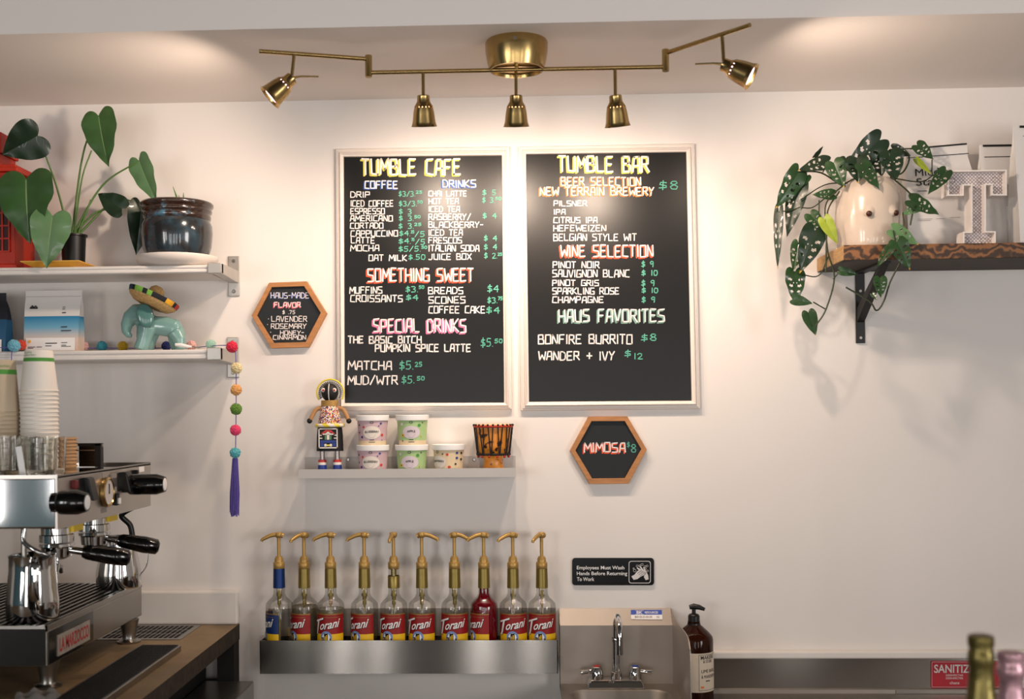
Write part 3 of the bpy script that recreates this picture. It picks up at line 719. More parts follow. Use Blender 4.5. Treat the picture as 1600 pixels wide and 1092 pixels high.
# blue glazed planter + saucer
Y = -.105; s = S(Y); c = P(277, 400, Y); zs = Z0
sau_h = P(277, 399, Y).z-zs
tag(MB().lathe([(0, 0), (42*s, 0), (50*s, .004), (60*s, sau_h*.35), (63.5*s, sau_h*.7), (63*s, sau_h*.85), (60*s, sau_h*.8), (46*s, .006), (0, .005)], c=(c.x, Y, zs), n=48).build('saucer', 'saucer_white', smooth=40), 'white saucer under the blue glazed planter on the upper shelf', 'saucer')
zb0 = zs+.0068; ht = P(277, 318, Y).z-zb0
t = thing('planter', (c.x, Y, zb0), 'round blue and brown glazed planter with a few sprouts, upper shelf', 'planter')
k = ht/82
prof = [(0, 0), (36*s, 0), (44*s, 3*k), (46*s, 6*k), (53*s, 25*k), (55*s, 42*k), (54.5*s, 52*k), (51*s, 59*k)]
MB().lathe(prof+[(47*s, 59*k), (47*s, 40*k), (0, 40*k)], c=(c.x, Y, zb0), n=56).build('bowl', 'blue_glaze', t, smooth=60)
MB().lathe([(48*s, 58*k), (52*s, 60*k), (53*s, 64*k), (51.5*s, 67*k), (54*s, 69*k), (54.5*s, 72*k), (53*s, 74*k), (56.5*s, 77*k), (57*s, 80*k), (55*s, 82*k), (49*s, 81.5*k), (48*s, 70*k), (48*s, 58*k)], c=(c.x, Y, zb0), n=56).build('rim', 'rim_glaze', t, smooth=60)
MB().lathe([(0, .004), (30*s, .003), (48*s, 0)], c=(c.x, Y, zb0+75*k), n=24).build('soil', 'soil', t)
for (x0, x2, y2) in ((280, 270, 291), (284, 279, 305), (286, 286.5, 301), (250, 247, 312)):
    MB().tube([P(x0, 321, Y), P((x0+x2)/2+.5, (321+y2)/2, Y), P(x2, y2, Y)], [.0028, .0026, .0006], 7).build('sprout', 'stem_green', t, smooth=60)

# ------------------------------------------------------------------ coffee bags
def coffee_bag(px0, px1, py0, Y, zbase, depth, mat, label, slantp=0, name='coffee_bag', zip_dark=True, group=None, lean=0, narrow=.0):
    xa = P(px0, py0+40, Y).x; xb = P(px1, py0+40, Y).x; zt = P((px0+px1)/2, py0, Y).z; h = zt-zbase; w = (xb-xa)/2; cx = (xa+xb)/2
    t = thing(name, (cx, Y, zbase), label, 'coffee bag', group)
    loops = []
    for (f, dd, ww) in ((0, .9, .92), (.03, 1, .95), (.25, .95, .97), (.5, .75, .985), (.75, .4, .99-narrow*.5), (.88, .1, .98-narrow), (1, .05, .98-narrow)):
        hd = depth/2*dd; z = zbase+h*f
        pts = []
        for (sx, sy) in ((-1, -1), (-.5, -1.06), (0, -1.1), (.5, -1.06), (1, -1), (.93, 0), (1, 1), (0, 1.05), (-1, 1), (-.93, 0)):
            pts.append((cx+sx*w*ww, Y+sy*hd+lean*f*f, z+(slantp*sx*f*f)))
        loops.append(pts)
    MB().loops(loops, cap0=True, cap1=True).build('pouch', mat, t, smooth=50)
    def front(u, v):   # u -1..1, v 0..1
        dd = [(0, .9), (.03, 1), (.25, .95), (.5, .75), (.75, .4), (.88, .1), (1, .05)]
        for (f0, d0), (f1, d1) in zip(dd, dd[1:]):
            if f0 <= v <= f1: d = d0+(d1-d0)*(v-f0)/(f1-f0); break
        else: d = .05
        return Vector((cx+u*w*.98*(1-narrow*max(0, v-.5)*2), Y-d*depth/2*1.1-.0012+lean*v*v, zbase+h*v+slantp*u*v*v))
    return t, front
Y = -.085
t, fn = coffee_bag(41.5, 128, 454, Y, ZS2, .05, 'bag_beach', 'white and blue beach-print coffee bag standing left on the lower shelf', narrow=-.03)
mb = MB().rect(fn, -.9, .9, .03, .235, 8, 4); mb.build('label', 'paper_white', t, recalc=False)
mb = MB()
f2 = lambda u, v: fn(u, v)-Vector((0, .0008, 0))
for (u0, u1, v0, v1) in ((-.82, -.55, .085, .095), (-.5, -.3, .085, .095), (-.82, -.62, .065, .075), (-.18, .25, .14, .155), (-.18, .05, .10, .112), (.4, .62, .15, .16), (.4, .58, .11, .12), (.4, .75, .09, .10), (.38, .52, .63, .645), (.38, .48, .69, .70), (.38, .48, .72, .73), (.38, .6, .40, .415), (.38, .75, .34, .355)):
    mb.rect(f2, u0, u1, v0, v1)
ribbon(mb, [[(-.80, .715), (-.72, .755), (-.66, .725), (-.60, .75), (-.53, .715), (-.80, .715)], [(-.74, .715), (-.69, .74)]], .022, f2)
mb.build('lettering', 'print_dark', t, recalc=False)
MB().disc(f2, -.76, .18, .06, .025, 2, 12).build('seal', 'tray_yellow', t, recalc=False)
mb = MB().rect(f2, -.98, .98, .90, .905, 6, 1); mb.build('zip_line', 'print_grey', t, recalc=False)
t, fn = coffee_bag(-62, 15.5, 458, Y-.01, ZS2, .05, 'bag_navy', 'dark navy coffee bag at the left end of the lower shelf', narrow=.12)
MB().rect(fn, -.6, .85, .02, .22, 8, 4).build('label', 'paper_white', t, recalc=False)

# ------------------------------------------------------------------ elephant and sombrero
Y = -.10; s = S(Y)/3.9
def el(x, y, dy=0): return P(x/3.9, 390+y/3.9, Y)+Vector((0, dy, 0))
mb = MB()
def et(pts, rr, dy=0, sq=.75): mb.tube([el(x, y, dy) for x, y in pts], [q*s for q in rr], 16, sq=sq)
et([(900, 470), (950, 462), (1010, 468), (1060, 480), (1085, 515), (1095, 545)], [50, 58, 62, 60, 48, 38])
et([(1070, 500), (1100, 550), (1108, 612)], [46, 40, 30], -.012); et([(1050, 500), (1055, 560), (1062, 612)], [44, 36, 26], .014)
et([(905, 470), (888, 540), (865, 612)], [58, 46, 46], -.010); et([(930, 470), (905, 540), (888, 612)], [50, 42, 36], .016)
et([(915, 380), (870, 395), (830, 390), (795, 415), (772, 460), (770, 500), (785, 522), (805, 527)], [56, 66, 62, 50, 37, 29, 20, 11], 0, .9)
et([(850, 400), (905, 440), (940, 470)], [50, 58, 50])
et([(850, 420), (868, 470), (868, 540)], [36, 36, 40])
o = mb.build('elephant_figurine', 'teal_ceramic', smooth=80)
o.location = (0, 0, 0)
m = o.modifiers.new('remesh', 'REMESH'); m.mode = 'VOXEL'; m.voxel_size = .0018
m = o.modifiers.new('smooth', 'SMOOTH'); m.iterations = 14; m.factor = .5
dg = bpy.context.evaluated_depsgraph_get(); dg.update()
me = bpy.data.meshes.new_from_object(o.evaluated_get(dg)); o.modifiers.clear(); o.data = me
c = el(960, 610); c.z = ZS2
zmin = min(v.co.z for v in me.vertices)
for v in me.vertices:
    v.co.z = max(v.co.z, ZS2+.0006); v.co = v.co-c
me.polygons.foreach_set('use_smooth', [True]*len(me.polygons))
o.location = c; tag(o, 'teal ceramic elephant figurine with a curled trunk, wearing a straw hat', 'figurine')
mb = MB(); ce = el(908, 408, -.034); Mx = Matrix.Rotation(R(-12), 4, 'Y') @ Matrix.Rotation(R(14), 4, 'Z')
mb.sphere(ce, (52*s, .008, 74*s), 24, M=Mx); mb.build('ear', 'teal_ceramic_deep', o, smooth=60)
# sombrero
ctr = el(925, 330, -.006); s1 = S(Y)/3.9
Mh = Matrix.Rotation(R(-9), 4, 'X') ; Mh = Matrix.Rotation(R(23), 4, 'Y') @ Mh
t = thing('sombrero', ctr, 'small straw sombrero with a striped band, on the elephant figurine', 'hat')
prof = [(0, 118), (22, 115), (42, 98), (52, 62), (58, 12), (75, -2), (110, 4), (140, 24), (155, 52), (158, 53), (159, 48), (146, 10), (112, -14), (75, -22), (54, -14), (46, 30), (36, 78), (18, 100), (0, 104)]
MB().lathe([(a*s1, b*s1) for a, b in prof], c=ctr, M=Mh, n=48).build('straw_body', 'straw', t, smooth=70)
cols = ['band_black', 'band_blue', 'band_green', 'band_black', 'band_gold', 'band_red', 'band_green', 'band_red']
seq = [2, 0, 3, 0, 4, 4, 0, 5, 5, 0, 2, 0, 0, 1, 3, 0, 5, 0, 4, 0, 2, 0, 0, 1, 1, 0, 0, 1, 0, 2, 2, 0]
MB().lathe([(a*s1, b*s1) for a, b in [(108, 5.5), (139, 26), (154, 54), (160.5, 55), (161.5, 48), (154, 24)]], c=ctr, M=Mh, n=64, mi=lambda i, k: seq[(k//2) % 32]).build('band', cols, t, smooth=50)

# ------------------------------------------------------------------ garland
Yg = -.168
t = thing('pompom_garland', P(362, 545, Yg), 'woollen pom-pom garland along the lower shelf, hanging down its right end', 'garland')
MB().tube([P(19, 545, -.2), P(18.2, 552, -.2), P(17.8, 590, -.2)], .0013, 6).build('string', 'wool_violet', t, smooth=60)
pts = [P(-6, 543, -.19), P(19, 543, -.197), P(35, 543, -.126), P(36, 543.5, -.06), P(46, 544, -.034), P(131, 544, -.034), P(192, 544, -.034), P(236, 544, -.034), P(299, 543, -.04), P(329, 540.5, -.12), P(350, 539.5, -.19), P(362, 540, -.205)]
MB().tube(bez(pts, 8), .0013, 6).build('string', 'wool_violet', t, smooth=60)
pts = [P(362, 540, -.205), P(368, 548, -.208), P(369, 575, -.208), P(369, 640, -.208), P(368, 707, -.208), P(367.5, 716, -.208)]
MB().tube(pts, .0013, 6).build('string', 'wool_violet', t, smooth=60)
def pom(px, py, r, Y, col):
    bm = bmesh.new(); bmesh.ops.create_icosphere(bm, subdivisions=4, radius=1); c = P(px, py, Y); rr = r*S(Y)
    for v in bm.verts: v.co = c+v.co*rr*random.uniform(.86, 1.06)
    bm.verts.ensure_lookup_table()
    mb = MB(); mb.add([v.co.copy() for v in bm.verts], [tuple(q.index for q in f.verts) for f in bm.faces]); bm.free()
    mb.build('pom_pom', 'wool_'+col, t, recalc=False)
for a in [(22, 540, 9.8, -.196, 'sky'), (33, 539, 8.2, -.130, 'coral'), (131, 541, 7.5, -.034, 'blush'), (159.5, 541, 8.2, -.034, 'teal'), (192, 541, 8.2, -.034, 'mustard'), (236, 541, 7.2, -.034, 'maroon'), (260, 540.5, 7.6, -.034, 'navy'), (299, 539.5, 7.8, -.04, 'blush'), (329.5, 538.4, 8, -.12, 'mint'), (362.5, 542, 9.3, -.206, 'crimson'), (369.5, 575, 9, -.208, 'cream'), (369, 609, 9, -.208, 'peach'), (369, 639, 9.3, -.208, 'grass'), (368, 672, 8.8, -.208, 'rose'), (367.5, 707.5, 8.6, -.208, 'aqua')]: pom(*a)
mb = MB()
for k in range(70):
    a = random.uniform(0, 2*PI); r = math.sqrt(random.random()); x = math.cos(a)*r; y = math.sin(a)*r
    p0 = P(367.5+x*4, 716, -.208)+Vector((0, y*.006, 0)); p1 = P(367+x*7.5, 770, -.208)+Vector((0, y*.011, 0)); p2 = P(366.5+x*7+random.uniform(-1, 1), random.uniform(797, 808), -.208)+Vector((0, y*.012, 0))
    mb.tube([p0, p1, p2], .0009, 4)
mb.build('tassel', 'wool_violet', t, smooth=60)
# white craft knife / clip lying behind the elephant's feet
Y = -.17
t = thing('white_marker', P(290, 544, Y), 'slim white plastic tool lying on the lower shelf by the elephant', 'tool')
MB().tube([P(274, 538.5, Y), P(282, 539, Y), P(293, 541, Y), P(300, 541.8, Y)], [.004, .0055, .0045, .002], 10).build('handle', 'paper_white', t, smooth=60)
MB().tube([P(298, 541.5, Y), P(312, 543, Y)], [.002, .001], 6).build('tip', 'screw', t)

# ------------------------------------------------------------------ picture ledge
YF = -.105
zf = P(640, 741, -.06).z
a = P(466, 733.5, YF); b = P(806, 745, YF)
t = thing('picture_ledge', ((a.x+b.x)/2, 0, b.z), 'narrow grey picture ledge under the left menu board', 'shelf')
zl0, zl1 = b.z, a.z; zf0 = zf-.0006
pr = [(0, zl0), (YF, zl0), (YF, zl1), (YF+.003, zl1), (YF+.003, zf0), (-.004, zf0), (-.004, P(640, 713, 0).z), (0, P(640, 713, 0).z)]
MB().prism([(a.x, y, z) for y, z in pr], (b.x-a.x, 0, 0)).build('ledge_body', 'ledge_grey', t)
for px in (544, 741):
    c = P(px, 718, -.004)
    MB().lathe([(0, .0025), (.004, .0025), (.0055, 0), (0, 0)], M=Matrix.Rotation(R(90), 4, 'X'), c=c, n=12).build('screw', 'screw', t, smooth=40)
YO = -.055
# tubs
def tub(px, zb, kind, rot, label, group='pint tubs on the picture ledge'):
    s = S(YO); c = P(px, 700, YO); H = 47.2*s*.985; hc = 39*s
    t = thing('pint_tub', (c.x, YO, zb), label, 'tub', group)
    main = {'blueberry': 'tub_mauve', 'apple': 'tub_green', 'strawberry': 'tub_cream'}[kind]
    rz = lambda z: (21.2+(24-21.2)*z/hc)*s
    MB().lathe([(0, .0), (rz(0), 0), (rz(hc*.18), hc*.18), (rz(hc*.18), hc*.18), (rz(hc), hc), (0, hc)], c=(c.x, YO, zb), n=48, mi=lambda i, k: 1 if i < 2 else 0).build('cup', [main, 'tub_cream'], t, smooth=50)
    r1 = 25.8*s
    MB().lathe([(r1*.96, hc-.002), (r1, hc-.0015), (r1*1.01, hc+.003), (r1*1.01, H-.001), (r1*.99, H), (r1*.93, H), (r1*.92, H-.002), (0, H-.002)], c=(c.x, YO, zb), n=48).build('lid', 'paper_white', t, smooth=40)
    def fn(u, v, e=.0008):    # u metres round the cup, v metres up
        r = rz(v)+e; a = u/(22.6*s)+R(rot)
        return Vector((c.x+r*math.sin(a), YO-r*math.cos(a), zb+v))
    ov = MB().disc(fn, 0, hc*.50, 14*s, 10*s, 5, 32).build('label', 'tub_lilac' if kind == 'apple' else 'tub_oval', t, recalc=False)
    f2 = lambda u, v: fn(u, v, .0013)
    arc = lambda u, v: f2(u, v-(u/(14*s))**2*1.6*s)
    mb = MB(); w = {'blueberry': 11, 'apple': 6.3, 'strawberry': 11.5}[kind]*s
    text(mb, kind.upper(), arc, -w, w, hc*.50, hc*.50+3.4*s, bold=.02)
    mb.rect(f2, -5*s, 5*s, hc*.11, hc*.13); mb.rect(f2, -3.5*s, 3.5*s, hc*.20, hc*.225)
    mb.lathe([(1.6*s, 0), (3.2*s, 0)], n=16, M=Matrix.Identity(4), c=(0, 0, 0)) if False else None
    for k in range(14):
        a0 = 2*PI*k/14; a1 = a0+2*PI/14*.8
        mb.add([f2(q*math.cos(a)*s, hc*.90+q*math.sin(a)*s*.8) for q, a in ((1.6, a0), (2.6, a0), (2.6, a1), (1.6, a1))], [(0, 1, 2, 3)])
    mb.build('lettering', 'print_dark', t, recalc=False)
    mb = MB()
    for k in range(3): mb.rect(f2, -6*s+k*1.2*s, 6*s-k*1.4*s, hc*(.40-.055*k), hc*(.412-.055*k))
    mb.build('fine_print', 'print_grey', t, recalc=False)
    mb = MB()
    for (u, v, r, m) in {'blueberry': [(-13, .72, 1.9, 0), (14, .86, 1.8, 1), (-17, .32, 2.2, 1), (17, .4, 2.4, 0), (10.5, .76, 1.1, 1), (17, .2, 1, 1), (-22, .8, 1.6, 2), (-23, .5, 1.5, 2)],
                         'apple': [(-15, .83, 2.4, 3), (12.5, .78, 2.6, 4), (-14, .38, 2.8, 5), (-15, .16, 1.2, 2), (16, .33, 1.2, 5), (18, .88, 1.1, 2)],
                         'strawberry': [(16, .80, 2.2, 0), (19, .30, 2.6, 0), (11, .14, 1.8, 0), (9, .82, 1.3, 2), (31, .86, 2.2, 1), (31, .66, 2.2, 1), (29, .42, 1.8, 2), (40, .85, 2.4, 2), (40, .6, 2.4, 2)]}[kind]:
        mb.disc(lambda a, b: fn(a, b, .001), u*s, v*hc, r*s, r*s*.9, 2, 10, mi=m)
        if m == 5: mb.disc(lambda a, b: fn(a, b, .0014), u*s, v*hc, r*s*.45, r*s*.4, 2, 8, mi=2)
    mb.build('fruit_print', ['berry_red', 'berry_blue', 'print_dark', 'tub_oval', 'leaf_print', 'sun_print'], t, recalc=False)
    return t, H
_, H = tub(582.6, zf, 'blueberry', -2, 'mauve blueberry tub at the bottom of its stack on the grey ledge')
tub(582.4, zf+H, 'blueberry', 4, 'mauve blueberry tub on top of another mauve tub')
tub(643.3, zf, 'apple', -4, 'green apple tub at the bottom of its stack on the grey ledge')
tub(644.6, zf+H, 'apple', 0, 'green apple tub on top of another green tub')
tub(701, zf, 'strawberry', -43, 'cream strawberry tub standing alone beside the stacked tubs')

# drum
s = S(YO); c = P(771, 700, YO); zt = P(771, 662, YO).z; Hd = zt-zf
t = thing('djembe_drum', (c.x, YO, zf), 'small wooden goblet drum with red rope ring, right end of the ledge', 'drum')
q = Hd/79.0
MB().lathe([(0, 0), (18*s, 0), (17.5*s, 4*q), (15.5*s, 14*q), (14.5*s, 22*q), (17*s, 28*q), (23*s, 33*q), (25*s, 45*q), (28*s, 74*q), (0, 74*q)], c=(c.x, YO, zf), n=40).build('shell', 'drum_wood', t, smooth=60)
MB().lathe([(28*s, 72*q), (29.5*s, 76*q), (27.5*s, 79*q), (0, 79.5*q)], c=(c.x, YO, zf), n=40).build('skin', 'drum_skin', t, smooth=60)
ring = lambda rr, zz, n=40: [Vector((c.x+rr*math.cos(2*PI*k/n), YO+rr*math.sin(2*PI*k/n), zf+zz)) for k in range(n+1)]
MB().tube(ring(29.5*s, 75*q), 2.1*s, 8).build('rope_ring', 'drum_red', t, smooth=60)
MB().tube(ring(24.5*s, 31*q), 1.8*s, 8).build('rope_ring', 'drum_rope', t, smooth=60)
mb = MB(); md = MB()
for k in range(24):
    a = 2*PI*k/24; b = a+(PI/24 if k % 2 else -PI/24)*.8
    p0 = Vector((c.x+30.5*s*math.cos(a), YO+30.5*s*math.sin(a), zf+77*q)); p1 = Vector((c.x+25.5*s*math.cos(b), YO+25.5*s*math.sin(b), zf+31*q))
    mb.tube([p0, p1], .95*s, 5); mb.sphere(p0, 1.9*s, 8)
    if k % 2: md.sphere((c.x+24.5*s*math.cos(a), YO+24.5*s*math.sin(a), zf+27.5*q), 2.2*s, 8)
    else: mb.sphere((c.x+25*s*math.cos(a), YO+25*s*math.sin(a), zf+31*q), 2.2*s, 8)
mb.build('lacing', 'drum_rope', t, smooth=60); md.build('rope_knots', 'drum_red', t, smooth=60)

# beaded doll
Y = YO; s = S(Y)
def dl(px, py, dy=0): return P(px, py, Y)+Vector((0, dy, 0))
X0 = 515.3
t = thing('beaded_doll', (dl(X0, 700).x, Y, zf), 'small beaded doll with a halo headdress standing on the ledge', 'doll')
def zz(py): return P(X0, py, Y).z
def dlathe(pr, n=32, cx=X0, sy=.8): return MB().lathe([(r*s, zz(py)) for r, py in pr], c=(dl(cx, 660).x, Y, 0), n=n, sy=sy)
hd = MB().sphere(dl(X0+.4, 613, -.004), (13.6*s, 12.5*s, 14.5*s), 24).build('head', 'doll_black', t, smooth=60)
for dx in (-8, 9):
    e = MB().sphere(dl(X0+dx, 609.7, -.004-9.4*s), (3.2*s, 1.6*s, 3.4*s), 14).build('eye', 'bead_white', hd, smooth=60)
    MB().sphere(dl(X0+dx, 609.8, -.004-10.7*s), (1.7*s, .9*s, 1.8*s), 12).build('eye', 'bead_red', hd, smooth=60)
nose = [Vector((dl(X0+.4, 613).x, Y-.004-12.7*s*math.cos(a), zz(613)+14.7*s*math.sin(a))) for a in [(-62+124*k/10)*PI/180 for k in range(11)]]
MB().tube(nose, .75*s, 6).build('face_stripe', 'bead_white', hd)
# halo
def arcpt(r, a): return Vector((dl(X0+.4+r*math.sin(a), 613).x, Y+.004, zz(613.5)+r*s*math.cos(a)))
A0 = R(122)
N = 40
mb = MB()
for k in range(N):
    a, b = -A0+2*A0*k/N, -A0+2*A0*(k+1)/N
    v = [arcpt(13, a), arcpt(20.5, a), arcpt(20.5, b), arcpt(13, b)]
    mb.prism(v, (0, .004, 0))
h = mb.build('headdress', 'bead_white', t)
MB().tube([arcpt(21, -A0+2*A0*k/N) for k in range(N+1)], 1.3*s, 8).build('edging', 'bead_yellow', h, smooth=60)
mb = MB()
for k in range(26):
    a = -A0+2*A0*(k+.5)/26; mb.tube([arcpt(15.3, a)-Vector((0, .0015, 0)), arcpt(18.2, a)-Vector((0, .0015, 0))], .75*s, 6)
mb.build('bead_rays', 'doll_black', h)
mb = MB()
for k in range(5): mb.lathe([(12.6*s+1.1*s*math.cos(q*PI/4), 1.1*s*math.sin(q*PI/4)) for q in range(9)], c=(dl(X0, 660).x, Y, zz(626.5+k*1.8)), n=28, sy=.8)
mb.build('neck_rings', 'doll_gold', t, smooth=60)
dlathe([(9, 632), (12.5, 633), (14.5, 640), (17, 652), (18.5, 661), (18.5, 664), (0, 664)]).build('beaded_top', 'beads_mixed', t, smooth=60)
for sg in (-1, 1):
    a = MB().tube(bez([dl(X0+sg*13, 637), dl(X0+sg*21, 640, -.003), dl(X0+sg*26.5, 649, -.006), dl(X0+sg*29.5, 656, -.009)], 6), [3.4*s]*19, 10).build('arm', 'doll_tan', t, smooth=60)
    MB().sphere(dl(X0+sg*30.6, 657.5, -.01), 4.3*s, 14).build('hand', 'doll_black', a, smooth=60)
mb = MB(); n = 64
for k in range(n):
    pass
mb = MB().lathe([((21+3*math.cos(q*PI/4))*s, 3*s*math.sin(q*PI/4)) for q in range(9)], c=(dl(X0, 660).x, Y, zz(664.5)), n=64, sy=.75, mi=lambda i, k: 1 if ((k+i*1)//4) % 2 else 0)
mb.build('belt', ['bead_white', 'bead_yellow'], t, smooth=60)
sk = dlathe([(19, 664), (20.5, 680), (21.3, 704.5), (0, 704.5)], sy=.62).build('skirt', 'doll_black', t, smooth=50)
yf = Y-21.2*s*.62-.0015
def sf(u, v): return Vector((dl(X0-.5+u, 660).x, yf-.0005, zz(669+v)))
mb = MB(); mb.prism([sf(-14.5, 0), sf(14.5, 0), sf(15, 31), sf(-15, 31)], (0, .004, 0))
ap = mb.build('apron', 'doll_black', t)
f3 = lambda u, v: sf(u, v)-Vector((0, .0008, 0))
mb = MB()
def rr(u0, u1, v0, v1, m): mb.rect(f3, u0, u1, v0, v1, mi=m)
for (u0, u1, v0, v1) in ((-14.5, 14.5, 0, 1.6), (-15, 15, 29.2, 31), (-14.8, -13.2, 0, 31), (13.2, 14.8, 0, 31), (-8.5, 8.5, 8.2, 10), (-2, 2, 9, 17.5), (-13, -9, 14.5, 16), (9, 13, 14.5, 16), (-13, -10, 10, 11.5), (10, 13, 10, 11.5), (-6, -2.5, 24, 28), (2.5, 6, 24, 28)): rr(u0, u1, v0, v1, 0)
mb.add([f3(-11.5, 8.5), f3(-4, 2.5), f3(4, 2.5), f3(11.5, 8.5), f3(8, 8.5), f3(0, 4.8), f3(-8, 8.5)], [(0, 1, 5, 6), (1, 2, 5), (2, 3, 4, 5)], 1)
mb.add([f3(-4.5, 8), f3(0, 5), f3(4.5, 8)], [(0, 1, 2)], 0)
rr(-12, 12, 18.6, 22.5, 2); rr(-12, -7, 22, 28, 2); rr(7, 12, 22, 28, 2); rr(-5, -3, 11, 17.5, 3); rr(3, 5, 11, 17.5, 3); rr(-2.4, 2.4, 25, 27.5, 4)
mb.build('beadwork', ['bead_white', 'bead_red', 'bead_blue', 'bead_green', 'bead_yellow'], ap, recalc=False)
for cxp in (503, 526.5):
    lg = dlathe([(0, 703), (4, 703), (3.8, 719), (0, 719)], 18, cxp, 1).build('leg', 'doll_silver', t, smooth=60)
    dlathe([(0, 717.5), (6.3, 718), (6.6, 722), (6.6, 726), (7.2, 734), (7, 740.5), (0, 740.8)], 24, cxp, 1).build('shoe', ['bead_red', 'bead_white', 'bead_blue'], lg, smooth=60)
    me = lg.children[0].data
    for p in me.polygons:
        z = wloc(lg.children[0]).z+p.center.z
        p.material_index = 0 if z > zz(722.2) else (1 if z > zz(725.8) else 2)

# ------------------------------------------------------------------ syrup rail and bottles
YR = -.118
zr0 = P(640, 1052.5, YR).z; zr1 = P(640, 1000.5, YR).z; xl = P(406, 1025, YR).x; xr = P(871.5, 1025, YR).x
zrf = zr0+.003
t = thing('bottle_rail', ((xl+xr)/2, 0, zr0), 'long stainless steel wall trough holding the syrup bottles', 'rail')
mb = MB()
pr = [(-.001, zr0), (YR, zr0), (YR, zr1), (YR+.0035, zr1), (YR+.0035, zr1-.002), (YR+.0025, zr1-.003), (YR+.0025, zrf), (-.003, zrf), (-.003, zr1-.01), (-.001, zr1-.01)]
mb.prism([(xl, y, z) for y, z in pr], (xr-xl, 0, 0))
mb.build('trough', 'steel', t, uv=(2, 0))
MB().box(xl, xr, -.003, -.001, zr1-.01, P(640, 950, 0).z).build('back_plate', 'steel_soft', t, uv=(2, 0))
for x in (xl, xr-.002):
    MB().prism([(x, -.001, zr0), (x, YR, zr0), (x, YR, zr1), (x, -.001, P(640, 990, 0).z)], (.002, 0, 0)).build('end_plate', 'steel_soft', t, uv=(2, 1))
YB0 = -.061
def bottle(px, rot, spout, label, glass='glass_clear', foil='foil_gold', lab='label_red', liquid=None, short_foil=False, slen=1.0, YBt=YB0):
    SB = S(YBt)
    x = P(px, 950, YBt).x
    t = thing('syrup_bottle', (x, YBt, zrf+.0004), label, 'syrup bottle', 'syrup bottles with gold pumps in the steel rail')
    z0 = P(px, 1049, YBt).z-zrf
    Z = lambda py: P(px, py, YBt).z
    def L(pr, n=36, dx=0): return MB().lathe([(r*SB, Z(py)) for r, py in pr], c=(x, YBt, 0), n=n)
    base = (Z(1000)-zrf-.0006)/SB+1000
    gp = [(0, base), (20, base), (21.3, base-2), (21.3, 946), (20.5, 942), (16.5, 937.5), (11.5, 933), (9, 927), (8.6, 912), (8.5, 887)]
    L(gp).build('glass', glass, t, smooth=50)
    if liquid:
        top = liquid[1]
        if top < 930: lp = [(0, base-3.5), (19.6, base-3.5), (19.6, 947), (18.8, 943), (15, 938.7), (9.9, 934.2), (7.4, 927), (7.0, top), (0, top)]
        else: lp = [(0, base-3.5), (19.6, base-3.5), (19.6, max(top, 947)), (19.4 if top > 944 else 18.6, top), (0, top)]
        L(lp).build('syrup', liquid[0], t, smooth=50)
    if short_foil:
        L([(9.0, 899), (9.4, 900), (9.5, 918), (8.9, 918)]).build('neck_foil', foil, t, smooth=50)
    else:
        L([(8.5, 888), (8.9, 888), (9.0, 893), (9.5, 918), (8.9, 918)]).build('neck_foil', foil, t, smooth=50)
    # pump
    pc = L([(7.5, 889), (8.9, 887), (8.9, 879), (8.2, 877.8), (6.8, 877.3), (6.7, 872), (5.4, 870.4), (5.2, 869), (2.7, 868.5), (0, 868.5)], 28).build('pump_collar', 'pump_gold', t, smooth=40)
    L([(2.7, 870), (2.7, 838), (0, 838)], 14).build('pump_stem', 'pump_gold', t, smooth=50)
    L([(4.6, 886), (4.6, 931), (3.2, 932), (3.0, 944), (1.6, 945), (1.6, 1015), (0, 1015)], 14).build('dip_tube', 'foil_gold', t, smooth=50)
    d = Vector((math.sin(R(spout)), -math.cos(R(spout)), 0)); ax = Vector((x, YBt, 0))
    q = [(-7, 837.5), (-2, 835.5), (5, 835), (13, 836.5), (20, 839.5), (25, 842), (26.5, 845)]
    pts = [ax+d*(a*SB*slen)+Vector((0, 0, Z(py))) for a, py in q]
    MB().tube(bez(pts, 5), [r*SB for r in [4.3+(2.3-4.3)*k/30 for k in range(31)]], 10).build('pump_spout', 'pump_gold', t, smooth=50)
    L([(0, 831.3), (5, 831.6), (6.2, 833), (6, 837.5), (4.2, 840), (0, 840)], 20).build('pump_head', 'pump_gold', t, smooth=50)
    # label wrapped round the glass
    RL = 21.3*SB
    def fn(e):
        def g(ang, py):
            a = R(ang+rot); r = RL+e
            return Vector((x+r*math.sin(a), YBt-r*math.cos(a), Z(py)))
        return g
    mb = MB(); g = fn(.0004)
    for (p0, p1, m) in ((955.3, 957.2, 1), (957.2, 986.8, 0), (986.8, 998.2, 2), (998.2, 1024, 3)): mb.rect(g, -78, 70, p1, p0, 30, 1, m)
    lb = mb.build('label', [lab, 'label_gold', 'label_yellow', 'label_black'], t, recalc=False)
    for m_, e, dx, dyy, nm in (('label_black', .0008, 1.5, .9, 'letter_shading'), ('paper_white', .0012, 0, 0, 'lettering')):
        mb = MB(); g = fn(e)
        text(mb, 'orani', lambda u, v: g(u+dx, v+dyy), -41, 48, 981, 968.6, bold=.016, shear=.42, rise=-5.5)
        us = [-74+5*k for k in range(11)]
        for a_, b_ in zip(us, us[1:]):       # cross-stroke of the capital, then its stem
            ya, yb = 969.0-(a_+74)*.125, 969.0-(b_+74)*.125
            mb.add([g(u+dx, v+dyy) for u, v in ((a_, ya-1.3), (b_, yb-1.3), (b_, yb+1.3), (a_, ya+1.3))], [(0, 1, 2, 3)])
        st_ = [(-50, 966.5), (-53, 972), (-57, 978), (-61, 984), (-67, 988.5)]
        for (ua, va), (ub, vb) in zip(st_, st_[1:]):
            mb.add([g(u+dx, v+dyy) for u, v in ((ua-5, va), (ua+5, va), (ub+5, vb), (ub-5, vb))], [(0, 1, 2, 3)])
        mb.build(nm, m_, lb, recalc=False)
    mb = MB(); g = fn(.0008)
